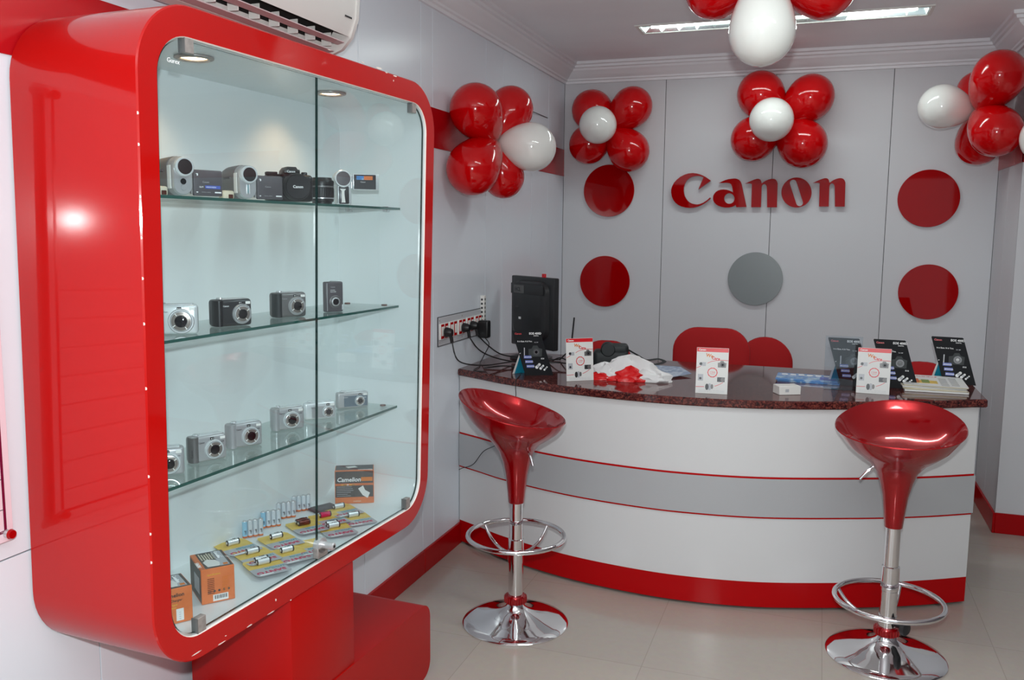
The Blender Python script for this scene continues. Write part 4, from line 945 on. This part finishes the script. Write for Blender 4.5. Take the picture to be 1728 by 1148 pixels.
LET['o'] = [[(1210+138*cos(2*pi*i/48), 243-137*sin(2*pi*i/48)) for i in range(48)],
            [(1180+31*cos(a), 157+31*sin(a)) for a in [pi+pi*i/10-.27 for i in range(11)]]+[(1238+31*cos(a), 336+31*sin(a)) for a in [pi*i/10-.27 for i in range(11)]]]
sign = thing('wall_sign', 'large red raised letters spelling the camera brand on the back wall', 'sign', (0, 0, 0))
def letter(key, du=0, dv=0):
    def tr(q): p = gy(1120+(q[0]+du)/5.4, 280+(q[1]+dv)/5.4, -.03); return (p.x, p.z)
    polys = [[tr(q) for q in P] for P in LET[key]]
    vs, fs = fill_geo(polys, .011); mb = MB(); mb.add(vs, fs, 'acrylic_red', Matrix.Translation((0, -.0195, 0)) @ FRONT)
    o = mb.build('letter', sign, 25)
    sp = MB(); c = polys[0][0:1]
    xs = [q[0] for q in polys[0]]; zs = [q[1] for q in polys[0]]
    sp.cyl((min(xs)+.05, -.0005, (min(zs)+max(zs))/2), (min(xs)+.05, -.009, (min(zs)+max(zs))/2), .008, .008, 'steel', 12); sp.build('spacer', o)
letter('C'); letter('a'); letter('n'); letter('o'); letter('n', 618, -6)

# ================================================================== balloons
BV, BF = [], []
def balloon(T, c, R, m, lab, grp):
    T = Vector(T); c = Vector(c); d = (c-T).normalized(); low = max(R*1.42, (c-T).length)
    N = 24; rings = []; q = d.to_track_quat('Z', 'Y')
    prof = []
    for i in range(1, N):
        th = pi*i/N; z = -cos(th); r = sin(th)
        if z < 0: zz = z*low*.97; r = r*(1-.30*(-z)**1.6)
        else: zz = z*R*1.04
        prof.append((R*r, zz))
    mb = MB(); mb.lathe([(.003, -low*.985)]+prof+[(.002, R*1.04)], m, seg=40)
    o = mb.build('balloon', ang=80); o.location = c; o.rotation_euler = q.to_euler()
    mb = MB(); mb.lathe([(.004, -low*.985), (.005, -low*1.0), (.009, -low*1.03), (.008, -low*1.035)], m, seg=14); k = mb.build('knot', o)
    tag(o, lab, 'balloon', grp)
g = 'balloons in the bunch on the left wall'
T = gx(835, 238, .15)
balloon(T, gx(803, 186, .125), .118, 'balloon_red', 'large red balloon, upper near one of the bunch on the left wall', g)
balloon(T, gx(798, 284, .125), .120, 'balloon_red', 'large red balloon, lower near one of the bunch on the left wall', g)
balloon(T, gx(861, 185, .19), .108, 'balloon_red', 'red balloon behind the white one, upper far one of the bunch on the left wall', g)
balloon(T, gx(849, 298, .17), .100, 'balloon_red', 'red balloon below the white one, lower far one of the bunch on the left wall', g)
balloon(T+Vector((.01, 0, 0)), gx(896, 248, .31), .113, 'balloon_white', 'white balloon pointing out from the left wall bunch', g)
def flower(Tu, Tv, wu, wv, wr, reds, where, g):
    T = gy(Tu, Tv, -.12)
    for (u, v, r), nm in zip(reds, ('upper left', 'upper right', 'lower left', 'lower right')):
        balloon(T, gy(u, v, -.13), r, 'balloon_red', f'red balloon, {nm} petal of the balloon flower {where}', g)
    balloon(T+Vector((0, -.02, 0)), gy(wu, wv, -.31), wr, 'balloon_white', f'white balloon at the centre of the balloon flower {where}', g)
flower(1027, 217, 1009, 211, .112, ((1000, 187, .128), (1066, 181, .124), (994, 243, .122), (1061, 254, .126)), 'above the left red discs', 'balloons of the left flower on the back wall')
flower(1318, 207, 1302, 202, .122, ((1284, 160, .135), (1367, 165, .132), (1272, 234, .130), (1354, 242, .138)), 'above the red letters', 'balloons of the middle flower on the back wall')
g = 'balloons in the bunch in the right corner'
T = gy(1652, 188, -.40)
balloon(T, gy(1686, 129, -.62), .125, 'balloon_red', 'large red balloon near the cornice, upper near one in the right corner', g)
balloon(T, gy(1681, 222, -.62), .122, 'balloon_red', 'large red balloon, lower near one in the right corner', g)
balloon(T, gy(1648, 152, -.24), .098, 'balloon_red', 'mostly hidden red balloon behind the white one in the right corner', g)
balloon(T, gy(1651, 241, -.26), .115, 'balloon_red', 'red balloon lowest in the right corner, partly behind another', g)
balloon(T+Vector((-.01, 0, 0)), gy(1590, 180, -.44), .113, 'balloon_white', 'white balloon pointing left out of the right corner bunch', g)
p = gy(1768, 232, -.85); balloon((p.x+.12, -.66, p.z), p, .115, 'balloon_white', 'white balloon cut off by the right edge of the photo', 'balloons cut by the right edge')
g = 'balloons in the bunch hanging from the ceiling'
T = gy(1290, -58, -2.35)
balloon(T+Vector((0, 0, -.01)), gy(1286, 53, -2.35), .112, 'balloon_white', 'big white balloon hanging down from the ceiling bunch', g)
balloon(T, gy(1208, -20, -2.22), .108, 'balloon_red', 'red balloon left of the hanging white one at the ceiling', g)
balloon(T, gy(1389, -22, -2.22), .108, 'balloon_red', 'red balloon right of the hanging white one at the ceiling', g)
mb = MB(); mb.tube([T, Vector((T.x, T.y, H))], .0012, 'paper', 6); o = mb.build('balloon_string'); tag(o, 'thin string tying the hanging balloons to the ceiling', 'string')

# ================================================================== bar stools
def stool(label, loc, high, lever, ringz, ringr, tilt=.05, seat_off=(0, 0), brk=0, knob=False, zr=.85, R=.204):
    t = thing('bar_stool', label, 'bar stool', (loc[0], loc[1], 0), 0, 'red and chrome bar stools')
    N = 56; rings = []; pn = .485
    prof = [(.030, pn), (.031, pn+.002), (.036, .54), (.043, .60), (.055, .65), (.070, .69), (.098, .725), (.138, .757), (.172, .79), (.195, .825), (R, zr)]
    def sh(r, z, a):
        f = max(0, (z-.66)/(zr-.66)); f = min(1, f)
        return (r*cos(a)+seat_off[0]*f, r*sin(a)+seat_off[1]*f, z+tilt*f*cos(a-high)*(r/R)+.006*f*cos(2*(a-high)))
    for r, z in prof: rings.append([sh(r, z, 2*pi*j/N) for j in range(N)])
    zc = .762
    for r, z in ((R*.985, zr+.003), (R*.955, zr-.004), (R*.9, zr-.022), (R*.8, zr-.045), (R*.65, zr-.066), (R*.45, zr-.078), (R*.2, zr-.083), (.002, zr-.084)):
        ring = []
        for j in range(N):
            a = 2*pi*j/N; f = 1; b = cos(a-high)
            lip = .030*math.exp(-((r*b+R*.62)/(R*.22))**2)*(1-(r*sin(a-high)/R)**2*.6) if r < R*.93 else 0
            ring.append((r*cos(a)+seat_off[0], r*sin(a)+seat_off[1], z+tilt*b*(r/R)+.006*cos(2*(a-high))*(r/R)+lip))
        rings.append(ring)
    mb = MB(); mb.loft(rings, 'stool_red'); mb.build('seat', t, 60)
    mb = MB(); mb.lathe([(.0275, .13), (.0275, .25), (.030, .252), (.030, .34), (.0265, .342), (.0265, .3425)], 'chrome', seg=32); mb.lathe([(.0255, .34), (.0255, pn+.02)], 'chrome', seg=32); mb.lathe([(.0285, .09), (.0285, .25)], 'chrome', seg=32); mb.build('post', t)
    mb = MB(); mb.lathe([(.038, .084), (.042, .09), (.042, .108), (.036, .116)], 'stool_red', seg=32)
    for j in range(24): a = 2*pi*j/24; mb.cyl((.0415*cos(a), .0415*sin(a), .088), (.0415*cos(a), .0415*sin(a), .110), .0035, .0035, 'stool_red', 8)
    mb.build('collar', t)
    mb = MB(); mb.lathe([(.205, .0005), (.206, .006), (.2, .012), (.175, .019), (.13, .029), (.085, .042), (.055, .056), (.038, .072), (.034, .086)], 'chrome', seg=72); mb.build('base', t)
    c = (0, 0, ringz); mb = MB(); mb.tube([(ringr*cos(2*pi*i/48), ringr*sin(2*pi*i/48), ringz) for i in range(48)], .0092, 'chrome', 12, closed=True)
    for k in (-1, 1):
        a = brk+k*.75
        for aa in (a,):
            mb.tube(catmull([(ringr*cos(aa), ringr*sin(aa), ringz), (ringr*.80*cos(aa), ringr*.80*sin(aa), ringz-.045), (ringr*.5*cos(aa), ringr*.5*sin(aa), ringz-.075), (.03*cos(aa), .03*sin(aa), ringz-.08)], 6), .006, 'chrome', 10)
    mb.lathe([(.031, ringz-.105), (.031, ringz-.055)], 'chrome', seg=28); mb.build('footrest', t)
    mb = MB(); a, L = lever; mb.tube(catmull([(.05*cos(a), .05*sin(a), .715), (.085*cos(a), .085*sin(a), .70), (L*cos(a), L*sin(a), .655)], 5), .0045, 'chrome', 8); mb.build('height_lever', t)
    if knob:
        mb = MB(); mb.axis_lathe((.045, -.03, .13), (.8, -.5, 0), [(.02, 0), (.026, .006), (.026, .018), (.018, .024)], 'black_matte', 20); mb.cyl((.0, 0, .13), (.045, -.03, .13), .008, .008, 'black', 10); mb.build('knob', t)
vl = atan2(CP.y+2.47, CP.x-.549)      # direction towards the viewer
stool('red bowl-seat bar stool on chrome base, left one, in front of the counter', (.549, -2.475), vl-pi/2-.28+0, (vl+.55, .115), .352, .186, .053, (-.018, -.006), vl+pi, False, .850)
vr = atan2(CP.y+2.265, CP.x-1.893)
stool('red bowl-seat bar stool on chrome base, right one, near the right end of the counter', (1.896, -2.265), vr+pi-.12, (vr-1.25, .125), .212, .184, .045, (0, 0), vr+pi+.55, True, .855, .214)

# ================================================================== office chairs behind the counter
def chair(label, x, y, w, ztop, yaw, h=.44, r=.13):
    t = thing('office_chair', label, 'chair', (x, y, 0), yaw, 'red fabric office chairs behind the counter')
    P = rrect(-w/2, ztop-h, w/2, ztop, r, 8); mb = MB()
    bow = lambda x, z: .03*(1-(x/(w/2))**2)
    rings = []
    for k, y0 in ((.93, -.028), (1, -.018), (1, .01), (.94, .022)):
        rings.append([(px*k, y0+bow(px, pz), (pz-ztop+h/2)*k+ztop-h/2) for px, pz in P])
    mb.loft(rings, 'fabric_red'); mb.build('backrest', t, 50)
    mb = MB(); mb.loft([[(px, py, z) for px, py in rrect(-w/2*k, -.18*k-.19, w/2*k, .18*k-.19, .1*k)] for z, k in ((.42, .94), (.44, 1), (.475, 1), (.49, .93))], 'fabric_red'); mb.build('seat', t, 50)
    mb = MB(); mb.tube(catmull([(0, -.12, .41), (0, .04, .42), (0, .075, .5), (0, .062, ztop-h*.5)], 6), .02, 'black', 10); mb.build('back_post', t)
    mb = MB(); mb.cyl((0, -.19, .1), (0, -.19, .42), .025, .025, 'black', 16)
    for k in range(5):
        a = 2*pi*k/5; mb.box(0, .2, -.02, .02, .06, .085, 'black', .006, 2, Matrix.Translation((0, -.19, 0)) @ Matrix.Rotation(a, 4, 'Z'))
    mb.build('column', t)
    for k in range(5):
        a = 2*pi*k/5; c = (.2*cos(a), -.19+.2*sin(a), .03); mb = MB(); mb.cyl((c[0]-.02, c[1], c[2]), (c[0]+.02, c[1], c[2]), .0295, .0295, 'black', 16); mb.cyl((c[0], c[1], .03), (c[0], c[1], .07), .008, .008, 'black', 8); mb.build('caster', t)
    return t
PP = pi
chair('red fabric chair with the large rounded back at the middle of the counter', 1.052, -.62, .42, .99, .0)
chair('lower red fabric chair half hidden right of the large red chair', 1.325, -.28, .31, .912, .15, .42, .15)
chair('red fabric chair with only its top showing between the right display cards', 2.12, -.70, .30, .87, -.2, .4, .13)
chair('red fabric chair barely showing behind the black bag on the left', .455, -.62, .30, .888, .1, .42, .12)

# ================================================================== light
w = bpy.data.worlds.new('world'); scene.world = w; w.use_nodes = True
w.node_tree.nodes['Background'].inputs['Color'].default_value = (.86, .93, 1, 1); w.node_tree.nodes['Background'].inputs['Strength'].default_value = .75
def light(kind, name, loc, e, col=(1, 1, 1), size=.1, rot=None, sy=None):
    l = bpy.data.lights.new(name, kind); l.energy = e; l.color = col
    if kind == 'AREA':
        l.size = size
        if sy: l.shape = 'RECTANGLE'; l.size_y = sy
    else: l.shadow_soft_size = size
    o = bpy.data.objects.new(name, l); COL.objects.link(o); o.location = loc
    if rot: o.rotation_euler = rot
    return o
fp = CP + U2*.13 - Fv*.02
light('POINT', 'camera_flash', fp, 134, (.945, 1, 1), .022)
# fluorescent fittings
for h, e in zip(HOLES, (7, 12)):
    light('AREA', 'fluorescent', ((h[0]+h[1])/2, (h[2]+h[3])/2, H-.03), e, (.9, 1, .985), h[1]-h[0]-.1, (0, 0, 0), .1)
vs = scene.view_settings; scene.display_settings.display_device = 'sRGB'
vs.view_transform = 'Standard'; vs.look = 'None'; vs.exposure = 0; vs.gamma = 1; vs.use_curve_mapping = False
scene.cycles.transparent_max_bounces = 24
scene.cycles.max_bounces = 10; scene.cycles.glossy_bounces = 6; scene.cycles.diffuse_bounces = 5
